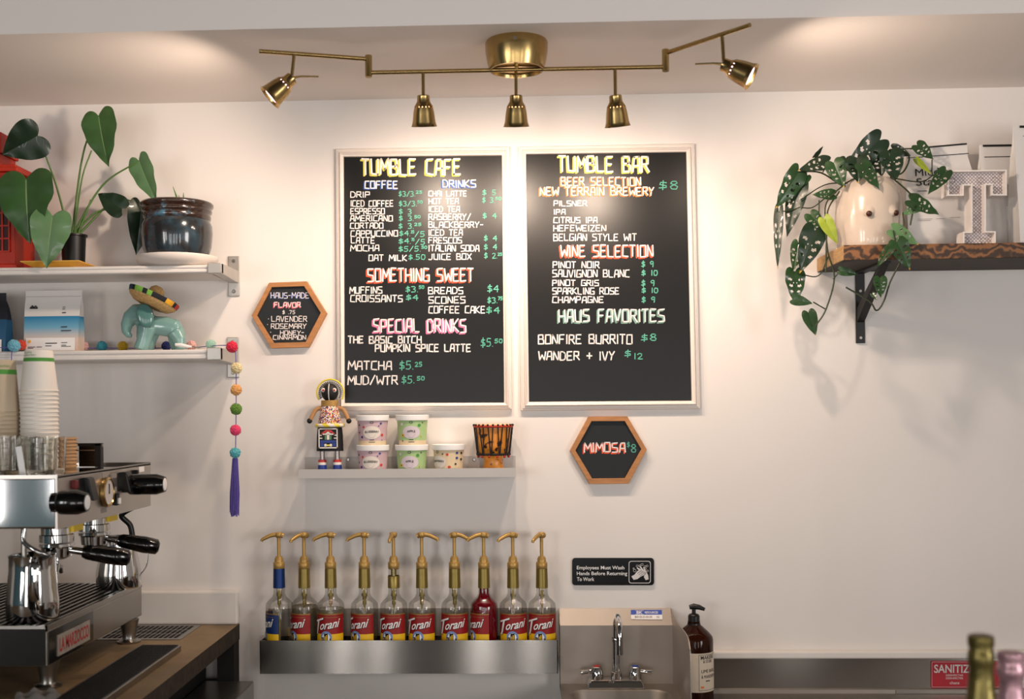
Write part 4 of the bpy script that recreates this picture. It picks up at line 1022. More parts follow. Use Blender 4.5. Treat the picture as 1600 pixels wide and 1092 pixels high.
    mb.disc(g, -12.5, 991.5, 25, 9.4, 4, 28, 0)
    g = fn(.0014); mb.disc(g, -12.5, 992.5, 17, 7.5, 4, 24, 1)
    g = fn(.002)
    for (u0, u1, v0, v1, m) in ((-38, 12, 999.6, 996.5, 2), (-20, -4, 999, 985.5, 2), (-17, -13, 998, 990, 3), (-11, -7, 996, 988, 3), (-32, -22, 999, 991.5, 2), (-30, -27, 998, 993, 3), (3, 8, 998, 993, 2)): mb.rect(g, u0, u1, v0, v1, 6, 1, m)
    mb.build('emblem', ['label_sky', 'paper_white', 'label_black', 'label_yellow'], lb, recalc=False)
    g = fn(.0008); mb = MB(); mb.rect(g, -50, 50, 961.3, 960.6, 16, 1); mb.build('fine_print', 'label_gold', lb, recalc=False)
    return t
bottle(436.5, -62, -78, 'blue-labelled syrup bottle with blue neck foil, left end of the rail', foil='foil_blue', lab='label_navy', YBt=-.0745)
bottle(475.7, -35, -40, 'red-labelled syrup bottle beside the blue-labelled one, label cut off at left', liquid=('clear_syrup', 946), YBt=-.0442)
bottle(517, 0, -82, 'red-labelled syrup bottle third from left, full word on its label', liquid=('clear_syrup', 950), YBt=-.0745)
bottle(569.7, -24, -82, 'red-labelled syrup bottle fourth from left, after a gap in the row')
bottle(615.6, -12, -8, 'syrup bottle whose neck foil has slipped down, spout facing the room', short_foil=True)
bottle(659.6, -3, 82, 'syrup bottle with its spout turned right, left of the two such')
bottle(710.7, 0, 78, 'syrup bottle with its spout turned right, beside the dark red syrup', slen=.9)
bottle(756.5, -49, -72, 'syrup bottle full of dark red syrup', liquid=('red_syrup', 900))
bottle(802, 8, -58, 'clear syrup bottle just right of the dark red one')
bottle(847, 2, -32, 'red-labelled syrup bottle at the right end, next to the sink')

# ------------------------------------------------------------------ hand sink
XL = P(875, 1000, -.045).x; XR = P(1047, 960, 0).x
zt0 = P(960, 950, 0).z; zt1 = P(960, 977, -.045).z; zd = P(960, 1068, -.045).z; YFs = -.36
t = thing('hand_sink', ((XL+XR)/2, -.18, zd-.16), 'stainless wall hand sink with splash guards beside the syrup rail', 'sink')
pr = [(0, zt0), (0, zd-.02), (-.045, zd-.02), (-.045, zt1), (-.003, zt0)]
MB().prism([(XL, y, z) for y, z in pr], (XR-XL, 0, 0)).build('backsplash', 'steel_soft', t, uv=(2, 0))
sp = [(0, zt0-.003), (-.02, zt0-.008), (-.06, zt0-.022)]
top = bez([Vector((0, -.001, zt0)), Vector((0, -.05, zt0-.012)), Vector((0, -.17, zt0-.016)), Vector((0, -.30, zt0-.018)), Vector((0, -.342, zt0-.036)), Vector((0, -.357, zt0-.07)), Vector((0, YFs, zd))], 5)
poly = [(XR, v.y, v.z) for v in top]+[(XR, YFs, zd-.10), (XR, 0, zd-.10)]
MB().prism(poly, (.0025, 0, 0)).build('side_splash', 'steel_soft', t, uv=(2, 1))
# basin: rounded opening in a deck
def rrect(x0, x1, y0, y1, r, z, n=6):
    out = []
    for (cx, cy, a0) in ((x1-r, y1-r, 0), (x0+r, y1-r, 90), (x0+r, y0+r, 180), (x1-r, y0+r, 270)):
        for k in range(n+1):
            a = R(a0+90*k/n); out.append((cx+r*math.cos(a), cy+r*math.sin(a), z))
    return out
b0, b1, c0, c1 = XL+.025, XR-.03, YFs+.03, -.125
loops = [rrect(XL, XR, YFs, -.044, .004, zd-.02), rrect(XL, XR, YFs, -.044, .004, zd), rrect(b0-.008, b1+.008, c0-.008, c1+.008, .05, zd), rrect(b0-.004, b1+.004, c0-.004, c1+.004, .048, zd+.002), rrect(b0, b1, c0, c1, .045, zd-.004), rrect(b0+.02, b1-.02, c0+.02, c1-.02, .04, zd-.13), rrect(b0+.05, b1-.05, c0+.05, c1-.05, .03, zd-.14)]
MB().loops(loops, cap1=True).build('basin', 'steel_soft', t, smooth=30, uv=(0, 1))
# maker's sticker on the sloping top
def slope(px, py):
    k = (py-950)/(977-950); a = P(px, 950, -.003); b = P(px, 977, -.045)
    return a+(b-a)*k+Vector((0, -.0012, .0012))
mb = MB(); mb.add([slope(*q) for q in ((985.5, 953.5), (1034, 953.5), (1035, 968.5), (986, 968))], [(0, 1, 2, 3)], 1)
mb.add([slope(*q)+Vector((0, -.0003, .0003)) for q in ((985.5, 953.5), (1034, 953.5), (1034.3, 961), (985.7, 961))], [(0, 1, 2, 3)], 0)
st = mb.build('sticker', ['sticker_blue', 'paper_white'], t, recalc=False)
sl2 = lambda u, v: slope(u, v)+Vector((0, -.0008, .0008))
mb = MB(); text(mb, 'BK', sl2, 994.5, 1003.5, 959.8, 955.6, bold=.02); text(mb, 'RESOURCES', sl2, 1007.5, 1028, 959.5, 956, bold=.01)
for (x0, x1, y0, y1) in ((992.5, 1005.5, 954.7, 955.1), (992.5, 1005.5, 960.3, 960.7)): mb.add([sl2(x0, y0), sl2(x1, y0), sl2(x1, y1), sl2(x0, y1)], [(0, 1, 2, 3)])
mb.build('lettering', 'paper_white', st, recalc=False)
mb = MB(); text(mb, 'BKHS-D-SS-SS', sl2, 992, 1019, 966, 963.3); text(mb, 'PG', sl2, 1026, 1030, 966, 963.6); mb.build('fine_print', 'print_dark', st, recalc=False)
# faucet
Yf = -.085; sf_ = S(Yf)
fx = P(963, 1060, Yf).x
t = thing('faucet', (fx, Yf, zd), 'chrome gooseneck faucet with two lever handles on the sink', 'faucet')
x0, x1 = P(920.5, 1070, Yf-.02).x, P(1005, 1070, Yf-.02).x
hb = .024
MB().loops([[(x0-.004, Yf-.026, zd+.0005), (x1+.004, Yf-.026, zd+.0005), (x1+.004, Yf+.026, zd+.0005), (x0-.004, Yf+.026, zd+.0005)], [(x0, Yf-.022, zd+hb*.7), (x1, Yf-.022, zd+hb*.7), (x1, Yf+.022, zd+hb*.7), (x0, Yf+.022, zd+hb*.7)], [(x0+.006, Yf-.016, zd+hb), (x1-.006, Yf-.016, zd+hb), (x1-.006, Yf+.016, zd+hb), (x0+.006, Yf+.016, zd+hb)]], cap0=True, cap1=True).build('base_plate', 'chrome', t, bevel=.003)
MB().lathe([(0, 0), (8.5*sf_, 0), (8.5*sf_, .018), (6.5*sf_, .02), (0, .02)], c=(fx, Yf, zd+hb), n=24).build('collar', 'chrome', t, smooth=40)
zt_ = P(963, 966, Yf-.03).z
MB().tube([(fx, Yf, zd+hb+.015), (fx, Yf, P(963, 998, Yf).z)], 5.8*sf_, 16).build('riser', 'chrome', t, smooth=50)
MB().lathe([(6.6*sf_, 0), (6.9*sf_, .002), (6.9*sf_, .008), (6.6*sf_, .01)], c=(fx, Yf, P(963, 1002, Yf).z), n=20).build('riser_nut', 'chrome', t, smooth=40)
zn = P(963, 998, Yf).z; rg = .055
pts = [Vector((fx, Yf, zn-.01))]+[Vector((fx, Yf-rg+rg*math.cos(a), zt_-.02-rg*.5+rg*math.sin(a)*1.0)) for a in [PI*k/12 for k in range(12)]]
pts[1:] = [Vector((fx, p.y, zn+.012+(p.z-pts[1].z)*(zt_-zn)/rg)) if False else p for p in pts[1:]]
hgt = P(963, 962, Yf-rg).z-zn
pts = [Vector((fx, Yf, zn-.01))]+[Vector((fx, Yf-rg+rg*math.cos(a), zn+hgt*.35+hgt*.62*math.sin(a))) for a in [PI*k/14 for k in range(15)]]+[Vector((fx, Yf-2*rg, zn-.02))]
MB().tube(pts, 4.8*sf_, 14).build('spout', 'chrome', t, smooth=60)
for px, m, sg in ((932.5, 'logo_red', -1), (992.5, 'sticker_blue', 1)):
    hx = P(px, 1050, Yf).x; z0 = zd+hb*.8
    hk = MB().lathe([(0, 0), (9.8*sf_, 0), (9.8*sf_, .008), (10*sf_, .016), (8*sf_, .032), (6*sf_, .036), (0, .037)], c=(hx, Yf, z0+.002), n=24).build('handle', 'chrome', t, smooth=50)
    MB().tube([(hx+sg*.008, Yf, z0+.026), (hx+sg*.03, Yf-.004, z0+.024), (hx+sg*.044, Yf-.006, z0+.023)], [.006, .0055, .0075], 10).build('lever', 'chrome', hk, smooth=40)
    MB().lathe([(0, .0022), (4.6*sf_, .0018), (5.4*sf_, 0), (0, 0)], c=(hx, Yf, z0+.0385), n=20).build('cap', m, hk, smooth=40)

# employees sign
YS_ = -.006
def rpoly(x0, x1, y0, y1, r, n=5):
    out = []
    for (cx, cy, a0) in ((x1-r, y0+r, -90), (x1-r, y1-r, 0), (x0+r, y1-r, 90), (x0+r, y0+r, 180)):
        for k in range(n+1):
            a = R(a0+90*k/n); out.append((cx+r*math.cos(a), cy+r*math.sin(a)))
    return out
c = P(958, 915, 0)
t = thing('handwash_sign', c, 'black sign reminding staff to wash hands, on the wall above the sink', 'sign')
MB().prism([P(x, y, YS_) for x, y in rpoly(894, 1022, 871.8, 914.5, 5)], (0, .006, 0)).build('panel', 'sign_black', t, bevel=.001)
g = board_fn(YS_-.0006)
mb = MB()
text(mb, 'Employees Must Wash', g, 901.3, 975.5, 891.3, 884.0, bold=.008)
text(mb, 'Hands Before Returning', g, 901.3, 980, 900.3, 892.9, bold=.008)
text(mb, 'To Work', g, 901.3, 928.5, 907.8, 901.8, bold=.008)
mb.build('lettering', 'paper_white', t, recalc=False)
mb = MB()
lo = [P(x, y, YS_-.0006) for x, y in rpoly(982.3, 1016.8, 876.3, 911.3, 4)]; li = [P(x, y, YS_-.0006) for x, y in rpoly(983.3, 1015.8, 877.3, 910.3, 3.4)]
mb.loops([lo, li])
Hs = lambda x, y: (860+x/4.706, 860+y/4.706)
for poly in ([(595, 190), (618, 178), (640, 150), (655, 145), (672, 150), (690, 150), (706, 165), (690, 180), (660, 195), (640, 210), (612, 216)], [(722, 212), (720, 185), (700, 145), (690, 120), (682, 124), (688, 145), (660, 112), (652, 116), (668, 140), (640, 124), (634, 130), (655, 150), (690, 165), (688, 195), (700, 218)]):
    mb.add([g(*Hs(*p)) for p in poly], [tuple(range(len(poly)))])
for (x, y, r) in ((620, 148, 10), (638, 114, 8), (657, 112, 7), (674, 104, 8), (695, 118, 7), (712, 114, 7), (700, 134, 6), (714, 150, 7), (612, 132, 5)):
    pts = [Hs(x+r*math.cos(k*PI/5), y+r*math.sin(k*PI/5)) for k in range(11)]; ribbon(mb, [pts], .55, g)
mb.build('pictogram', 'sign_grey', t, recalc=False)
mb = MB(); g2 = board_fn(YS_-.0011)
for k in range(4): ribbon(mb, [[Hs(640+k*10, 168+k*10), Hs(672+k*9, 146+k*9)]], .45, g2)
mb.build('finger_lines', 'sign_black', t, recalc=False)

# ------------------------------------------------------------------ right steel counter
zc_top = P(1115, 1026, 0).z; zc = P(1300, 1084, -.02).z; z_l = P(1300, 1075, -.012).z
t = thing('steel_counter', (1.6, -.3, 0), 'long stainless counter with backsplash along the right wall', 'counter')
MB().box(SINKR+.03, 3.1, -.012, -.002, z_l, zc_top).build('backsplash', 'steel', t, uv=(2, 0))
mb = MB().prism([(SINKR+.03, y, z) for y, z in ((-.002, z_l), (-.012, z_l), (-.018, z_l-.003), (-.018, zc), (-.002, zc))], (3.1-SINKR-.03, 0, 0)); mb.build('upstand', 'steel_soft', t, uv=(2, 0))
MB().box(SINKR+.03, 3.1, -.65, -.019, zc-.04, zc).build('worktop', 'steel_soft', t, uv=(0, 1))
MB().box(SINKR+.06, 3.1, -.6, -.02, .1, zc-.04).build('cabinet', 'satin', t)
a = P(1400, 1076, -.022); 
tag(MB().box(P(1400, 1080, -.02).x, P(1511, 1080, -.02).x, -.021, -.0185, zc+.001, z_l-.004).build('steel_plate', 'satin'), 'short grey steel strip along the counter backsplash, below the red sign', 'strip')
# sanitize sign
Yq = -.014
t = thing('sanitize_sign', P(1515, 1075, -.012), 'red sanitize sticker on the steel backsplash behind the champagne bottle', 'sign')
MB().prism([P(x, y, Yq) for x, y in rpoly(1454.5, 1586, 1032.5, 1075, 2)], (0, .0015, 0)).build('panel', 'red_sign', t)
g = board_fn(Yq-.0005); mb = MB()
text(mb, 'SANITIZE', g, 1459.5, 1522, 1051.3, 1038.2, bold=.018)
for s_, x0, x1, y0, y1 in (('DESINFECTAR', 1478, 1505, 1056.4, 1053.5), ('DESINFECTER', 1478, 1505, 1061, 1058.1), ('chans', 1484, 1499, 1069, 1064.5)): text(mb, s_, g, x0, x1, y0, y1, bold=.01)
lo = [g(x, y) for x, y in rpoly(1456, 1584.5, 1034, 1073.5, 1.6)]; li = [g(x, y) for x, y in rpoly(1456.4, 1584.1, 1034.4, 1073.1, 1.4)]
mb.loops([lo, li]); mb.build('lettering', 'sign_grey', t, recalc=False)

# soap bottle
Y = -.08; s = S(Y); c = P(1084.5, 1000, Y); z0 = zc+.0006
t = thing('soap_bottle', (c.x, Y, z0), 'amber pump bottle of hand soap with cream label, right of the sink', 'soap bottle')
Z = lambda py: P(1084.5, py, Y).z
def L(pr, n=40): return MB().lathe([(r*s, Z(py) if py else z0) for r, py in pr], c=(c.x, Y, 0), n=n)
L([(0, 0), (28, 0), (29.2, 1092), (29.2, 998), (28, 993), (22, 986), (13, 978), (9.5, 975), (9.5, 970), (0, 970)]).build('bottle', 'amber', t, smooth=45)
L([(0, 1093), (27.4, 1092), (27.6, 1012), (0, 1012)]).build('soap', 'soap_liquid', t, smooth=45)
pu = L([(0, 977), (10, 977), (10.2, 974), (9, 972), (9, 962), (7.5, 959.5), (5, 958.5), (3, 957.5), (3, 950), (0, 950)], 24).build('pump', 'black_plastic', t, smooth=40)
MB().tube([Vector((c.x-.012, Y, Z(948.5))), Vector((c.x, Y, Z(947.5))), Vector((c.x+.014, Y-.006, Z(948))), Vector((c.x+.028, Y-.012, Z(951)))], [.006, .0085, .007, .0045], 12, sq=.9).build('nozzle', 'black_plastic', pu, smooth=60)
def fn(e):
    def g(ang, py): a = R(ang); r = 29.2*s+e; return Vector((c.x+r*math.sin(a), Y-r*math.cos(a), Z(py)))
    return g
lb = MB().rect(fn(.0006), -85, 85, 1075, 1015, 34, 1).build('label', 'cream_label', t, recalc=False)
mb = MB(); g = fn(.0012)
text(mb, 'MAKERS', g, 10, 62, 1024.5, 1018.5, bold=.01); text(mb, '& STORE', g, 18, 52, 1030, 1025.5)
text(mb, 'LIME BASIL', g, 12, 68, 1045, 1040); text(mb, '& MANDARIN', g, 12, 68, 1053.5, 1048.5)
for (u0, u1, v0, v1) in ((4, 5, 1072, 1017), (4, 80, 1017.6, 1017), (4, 80, 1072.2, 1071.6), (26, 42, 1058.5, 1057)): mb.rect(g, u0, u1, v0, v1, 8, 1)
mb.build('lettering', 'print_dark', lb, recalc=False)
MB().rect(g, 10, 20, 1068.5, 1065.5, 3, 1).build('label_mark', 'chalk_orange', lb, recalc=False)

# ------------------------------------------------------------------ right wooden shelf
XS = P(1276, 400, 0).x; YW = -.254
zw1 = P(1400, 381.5, YW).z; zw0 = P(1400, 424, 0).z
t = thing('wooden_shelf', (1.6, 0, zw0), 'thick burnt-grain wooden shelf with a black bracket on the right wall', 'shelf')
mb = MB().box(XS, 2.6, YW, 0, zw0, zw1)
mb.m = [1, 0, 2, 0, 0, 0]
mb.f = mb.f
me = mb.build('board', ['burnt_wood', 'pale_end_grain', 'wood_under_shade'], t, bevel=.003, recalc=False)
for p in me.data.polygons:
    p.material_index = 1 if p.normal.x < -.5 else (2 if p.normal.z < -.5 else 0)
bm = MB(); a = P(1337, 430, -.006); b = P(1352, 536, -.006); xm = (a.x+b.x)/2; w = (b.x-a.x)/2
bm.box(xm-w, xm+w, -.006, 0, b.z, zw0).box(xm-w, xm+w, YW+.03, 0, zw0-.006, zw0)
zz_ = P(1345, 503, -.02).z
bm.prism([(xm-w*.85, -.006, zz_), (xm-w*.85, -.006, zz_+.04), (xm-w*.85, YW+.06, zw0-.006), (xm-w*.85, YW+.035, zw0-.006)], (w*1.7, 0, 0))
br = bm.build('bracket', 'black_metal', t, bevel=.001)
for py in (455, 528):
    MB().lathe([(0, .002), (.004, .002), (.005, 0), (0, 0)], M=Matrix.Rotation(R(90), 4, 'X'), c=(xm, -.006, P(1344, py, 0).z), n=10).build('screw', 'screw', br, smooth=40)

# trailing plant in body-shaped pot
Yp = -.145; s = S(Yp); pc = P(1357, 340, Yp)
zw1 += .0006
t = thing('trailing_plant', (pc.x, Yp, zw1), 'trailing plant with holed leaves in a body-shaped ceramic pot on the wooden shelf', 'plant')
hp = P(1357, 282, Yp).z-zw1; k = hp/98
def prad(z): # pot radius at height share
    pts = [(0, 46.5), (.06, 48), (.25, 49.5), (.5, 49.5), (.7, 48), (.85, 44), (.95, 38), (1, 34)]
    for (a0, r0), (a1, r1) in zip(pts, pts[1:]):
        if z <= a1: return r0+(r1-r0)*(z-a0)/(a1-a0)
    return 34
prof = [(0, 0), (46, 0)]+[(prad(q/20), q/20*98) for q in range(1, 21)]+[(31, 97), (31, 80), (0, 78)]
mb = MB().lathe([(r*s, z*k) for r, z in prof], c=(pc.x, Yp, zw1), n=64)
pot = mb.build('pot', 'ceramic_body', t, smooth=60)
for px, py in ((1341, 334), (1384, 332)):
    ang = math.asin((px-1357)*s/.098)
    d = Vector((math.sin(ang), -math.cos(ang), 0)); zc_ = P(px, py, Yp-.09).z
    base = Vector((pc.x, Yp, zc_+.003))+d*(46*s)
    q = (d+Vector((0, 0, -.25))).to_track_quat('Z', 'Y').to_matrix().to_4x4()
    gp_ = []
    for q_ in range(13):
        rq = 19*s*(1-q_/12); gp_.append((rq, .0165*math.exp(-(rq/(9.5*s))**2)-rq*rq/(2*47*s)-.0012))
    MB().lathe(gp_, c=base+Vector((0, 0, .001)), M=q, n=32).build('relief', 'ceramic_body', pot, smooth=80)
    MB().lathe([(4.4*s, 0), (4.2*s, .003), (2.5*s, .0055), (0, .006)], c=base+(d*.0145)+Vector((0, 0, -.003)), M=q, n=18).build('button', 'ceramic_brown', pot, smooth=60)
MB().lathe([(0, .004), (30*s, 0)], c=(pc.x, Yp, zw1+86*k), n=20).build('soil', 'soil', t)
def K(x, y, Y): return P(1180+x/3.033, 190+y/3.033, Y)
TL = [ # base, tip, width, y, tilt, material, holes
 ((345, 190), (203, 228), 80, -.17, 20, 'leaf_dark', 1), ((282, 168), (325, 115), 30, -.15, 40, 'leaf_dark', 0),
 ((205, 240), (100, 412), 110, -.17, -20, 'leaf_vine', 1), ((208, 300), (150, 545), 95, -.15, 15, 'leaf_dark', 1),
 ((112, 428), (102, 700), 48, -.16, 30, 'leaf_dark', 1), ((372, 195), (422, 312), 95, -.20, 10, 'leaf_vine', 1),
 ((590, 88), (425, 238), 125, -.20, -10, 'leaf_dark', 1), ((480, 175), (490, 290), 110, -.215, 10, 'leaf_dark', 1),
 ((505, 205), (592, 318), 85, -.232, -15, 'leaf_vine', 1), ((640, 145), (668, 284), 115, -.20, 0, 'leaf_dark', 1), ((590, 150), (600, 262), 90, -.19, 20, 'leaf_dark', 1),
 ((650, 128), (738, 162), 56, -.15, 15, 'leaf_dark', 1), ((768, 112), (846, 178), 74, -.15, -10, 'leaf_vine', 1),
 ((765, 180), (836, 252), 32, -.16, 45, 'leaf_lime', 0), ((903, 236), (820, 342), 72, -.22, 15, 'leaf_vine', 1),
 ((738, 372), (876, 438), 92, -.235, -20, 'leaf_vine', 1), ((775, 405), (693, 442), 46, -.23, 20, 'leaf_light', 1),
 ((652, 512), (778, 582), 82, -.262, -10, 'leaf_light', 1), ((672, 570), (735, 702), 88, -.285, 10, 'leaf_vine', 1), ((640, 596), (576, 690), 50, -.28, 30, 'leaf_vine', 1),
 ((372, 345), (270, 345), 56, -.18, 10, 'leaf_vine', 1), ((262, 440), (332, 528), 74, -.17, 0, 'leaf_vine', 1), ((328, 462), (392, 580), 66, -.19, 10, 'leaf_lime', 0),
 ((282, 516), (213, 718), 122, -.18, 0, 'leaf_dark', 1), ((205, 578), (180, 712), 66, -.16, 10, 'leaf_vine', 1),
 ((188, 712), (192, 868), 100, -.16, -8, 'leaf_vine', 1), ((180, 842), (274, 862), 54, -.17, 0, 'leaf_vine', 0), ((252, 905), (288, 1014), 70, -.17, 5, 'leaf_vine', 0),
 ((402, 706), (488, 724), 44, -.20, 0, 'leaf_vine', 0), ((592, 742), (596, 834), 64, -.27, 10, 'leaf_vine', 1), ((555, 815), (578, 845), 24, -.26, 10, 'leaf_vine', 0), ((248, 255), (236, 300), 40, -.15, 0, 'leaf_vine', 0),
 ((430, 175), (395, 232), 60, -.19, 30, 'leaf_dark', 1), ((560, 225), (530, 262), 50, -.19, 10, 'leaf_dark', 1),
]
for (b_, t_, w_, y_, tl, m_, ho) in TL:
    leaf(K(*b_, y_), K(*t_, y_-.012), w_/3.033*S(y_), tl, holes=bool(ho), droop=.06).build('leaf', [m_, 'leaf_tip' if random.random() < .5 else m_, m_], t, smooth=60, recalc=False)
VN = [
 ([(470, 270), (420, 300), (340, 380), (333, 480), (345, 620), (375, 740), (335, 890), (285, 970)], -.19), ([(470, 270), (420, 305), (310, 242), (195, 238)], -.17),
 ([(440, 290), (330, 300), (215, 370)], -.17), ([(400, 330), (345, 420), (338, 560), (335, 715)], -.18), ([(350, 630), (300, 730), (205, 720)], -.17),
 ([(640, 260), (690, 300), (740, 350), (750, 400), (735, 490)], -.235), ([(640, 265), (780, 285), (850, 250)], -.21), ([(640, 260), (700, 240), (730, 170), (690, 130)], -.17),
 ([(650, 132), (720, 128), (790, 128)], -.15), ([(700, 430), (703, 500), (660, 520)], -.25), ([(655, 515), (668, 600), (655, 640)], -.27), ([(690, 660), (640, 760), (610, 850), (575, 895), (540, 850), (430, 785)], -.275),
 ([(335, 890), (275, 855)], -.18), ([(345, 350), (275, 405), (220, 408)], -.17), ([(303, 372), (302, 440)], -.17), ([(590, 88), (605, 130), (600, 230)], -.19), ([(215, 720), (215, 770)], -.16), ([(838, 180), (838, 230)], -.16), ([(112, 428), (170, 420), (215, 405)], -.16), ([(370, 745), (400, 712)], -.195), ([(320, 240), (345, 205), (360, 240)], -.17),
 ([(480, 170), (500, 230), (520, 280)], -.2), ([(430, 180), (470, 230), (500, 280)], -.19),
]
for pts, y_ in VN:
    MB().tube(bez([K(*p, y_+.004*math.sin(i)) for i, p in enumerate(pts)], 6), .0022 if len(pts) > 3 else .0017, 6).build('vine', 'stem_dark', t, smooth=60)

# bags and marquee letter on the wooden shelf
Y = -.09
t, fn = coffee_bag(1409, 1519, 228, Y, zw1, .075, 'bag_white', 'white coffee bag with black lettering behind the trailing plant', narrow=.12, slantp=.006)
f2 = lambda u, v: fn(u, v)-Vector((0, .0009, 0))
mb = MB(); mb.rect(f2, -.9, .97, .985, 1.0, 8, 1); mb.rect(f2, -.98, 1, .90, .907, 8, 1); mb.rect(f2, -.70, -.42, .56, .566); mb.rect(f2, -.62, -.42, .02, .028)
mb.build('print_lines', 'label_black', t, recalc=False)
mb = MB(); text(mb, 'Middle', f2, -.74, .26, .71, .785); text(mb, 'State', f2, -.72, .12, .615, .69); mb.build('lettering', 'label_black', t, recalc=False)
mb = MB(); mb.rect(f2, -.72, -.3, .29, .294); mb.rect(f2, -.72, -.35, .275, .279); mb.rect(f2, -.2, .05, .29, .294); mb.rect(f2, .2, .5, .30, .304); mb.build('fine_print', 'print_grey', t, recalc=False)
t, fn = coffee_bag(1528, 1620, 226, Y, zw1, .07, 'bag_white', 'white coffee bag half hidden behind the marquee letter', narrow=.04)
f2 = lambda u, v: fn(u, v)-Vector((0, .0009, 0))
mb = MB(); mb.rect(f2, -.9, .97, .98, 1.0, 8, 1); mb.rect(f2, -.85, 1, .88, .887, 8, 1); mb.rect(f2, 0, .3, .04, .05); text(mb, 'State', f2, 0, .6, .60, .68); mb.build('print_lines', 'label_black', t, recalc=False)
MB().rect(f2, -.25, .2, .27, .40, 4, 1).build('label', 'paper_white', t, recalc=False)
f3 = lambda u, v: fn(u, v)-Vector((0, .0016, 0)); MB().disc(f3, -.12, .365, .06, .017, 2, 12).build('seal', 'oak', t, recalc=False)
t, fn = coffee_bag(1581, 1680, 196, -.17, zw1, .07, 'bag_white', 'tall white coffee bag at the right edge, in front of the others', narrow=.02)
f2 = lambda u, v: fn(u, v)-Vector((0, .0009, 0))
mb = MB(); mb.rect(f2, -.8, .97, .98, 1.0, 8, 1); mb.rect(f2, -.7, 1, .91, .914, 8, 1); text(mb, 'itinerant', f2, -.72, -.1, .20, .24)
ribbon(mb, [[(-.82, .06), (-.68, .115), (-.62, .06), (-.82, .06)], [(-.7, .06), (-.55, .115), (-.4, .06)]], .012, f2); mb.build('print_lines', 'label_black', t, recalc=False)
# marquee letter
Yt = -.215; g = lambda x, y, Y: P(1380+x/5.2, 190+y/5.2, Y)
TO = [(525, 385), (1005, 378), (1005, 588), (880, 588), (880, 503), (835, 503), (835, 878), (915, 878), (915, 990), (650, 990), (650, 882), (715, 882), (715, 507), (655, 507), (655, 590), (525, 590)]
def inset(poly, d):
    n = len(poly); out = []
    for i in range(n):
        a = Vector((*poly[i-1], 0)); b = Vector((*poly[i], 0)); c = Vector((*poly[(i+1) % n], 0))
        d1 = (b-a).normalized(); d2 = (c-b).normalized(); n1 = Vector((-d1.y, d1.x, 0)); n2 = Vector((-d2.y, d2.x, 0))
        m = n1+n2; m = m/(1+n1.dot(n2)); out.append((b.x+m.x*d, b.y+m.y*d))
    return out
c = g(780, 990, Yt); zfix = zw1-g(780, 990, Yt).z
TI = inset(TO, 11)
t = thing('marquee_letter', (c.x, Yt, zw1), 'white marquee letter T with small bulbs on the wooden shelf', 'letter')
fx_ = Vector((0, 0, zfix))
def gl(poly, Y, dy): return [g(x, y, Yt)+fx_+Vector((0, dy, 0)) for x, y in poly]
mb = MB().loops([gl(TO, Yt, .045), gl(TO, Yt, 0), gl(TI, Yt, 0), gl(TI, Yt, .02)], cap0=True)
mb.build('letter_case', 'marquee_white', t)
mb = MB()
n = len(TI); mb.add(gl(TI, Yt, .0195), [tuple(range(n))]); mb.build('dotted_face', 'marquee_dots', t, recalc=False)
for (x, y) in ((580, 455), (575, 535), (810, 452), (930, 448), (928, 532), (755, 530), (755, 640), (757, 755), (757, 860), (697, 945), (842, 945)):
    b = MB().sphere(g(x, y, Yt)+fx_+Vector((0, .0195, 0)), (26/5.2*S(Yt), .010, 26/5.2*S(Yt)), 16).build('bulb', 'glass_clear', t, smooth=60)
# ------------------------------------------------------------------ left counter
t = thing('coffee_counter', (-1.4, -.9, 0), 'brown counter with raw edge under the espresso machine', 'counter')
MB().box(-2.2, XC, -2.0, -.001, ZT-.045, ZT).build('worktop', ['concrete_brown', 'raw_edge'], t)
me = t.children[0].data
for p in me.polygons: p.material_index = 0 if p.normal.z > .5 else 1
MB().box(-2.2, XC-.09, -2.0, -.03, .0, ZT-.046).build('cabinet', 'shade_black', t)  # near-black box in place of the shade in the open space below
MB().box(XC-.05, XC-.002, -.06, -.002, 0, ZT-.046).build('post', 'shade_black', t)
z9 = P(350, 1055, 0).z; xr9 = P(405, 1056, 0).x
tag(MB().box(XC-.085, xr9, -1.0, -.066, 0, z9).build('undercounter_cabinet', 'satin', bevel=.003), 'low dark steel cabinet under the left counter edge', 'cabinet')
# drain tray at the far end
x0, x1, y0, y1 = -1.12, -.887, -.235, -.03
t = thing('drain_tray', ((x0+x1)/2, (y0+y1)/2, ZT), 'slotted steel drain tray at the wall end of the counter', 'drain tray')
MB().box(x0, x1, y0, y1, ZT, ZT+.002).build('rim', 'satin', t, bevel=.001)
mb = MB()
for k in range(15):
    xx = x0+.02+(x1-x0-.04)*k/14
    for (a_, b_) in ((y0+.02, y0+.07), (y0+.08, y0+.125), (y0+.135, y1-.02)): mb.box(xx-.0045, xx+.0045, a_, b_, ZT+.0018, ZT+.0026)
mb.build('slot_shade', 'shade_black', t)  # near-black strips laid on the rim as the shade inside the slots
# bar mat tray in front
x0, x1, y0, y1 = -.948, -.842, -1.35, -.376
t = thing('bar_tray', ((x0+x1)/2, (y0+y1)/2, ZT), 'long low tray with a fine mesh top along the counter edge', 'tray')
MB().box(x0, x1, y0, y1, ZT, ZT+.016).build('frame', 'satin', t, bevel=.002)
MB().box(x0+.008, x1-.006, y0+.01, y1-.006, ZT+.0155, ZT+.0168).build('mat', 'black_plastic', t)
mb = MB()
nx = 12; ny = 100
for k in range(nx+1): xx = x0+.009+(x1-x0-.016)*k/nx; mb.box(xx-.0009, xx+.0009, y0+.01, y1-.007, ZT+.0165, ZT+.018)
for k in range(ny+1): yy = y0+.011+(y1-y0-.019)*k/ny; mb.box(x0+.009, x1-.007, yy-.0009, yy+.0009, ZT+.0165, ZT+.018)
mb.build('mesh', 'black_metal', t)

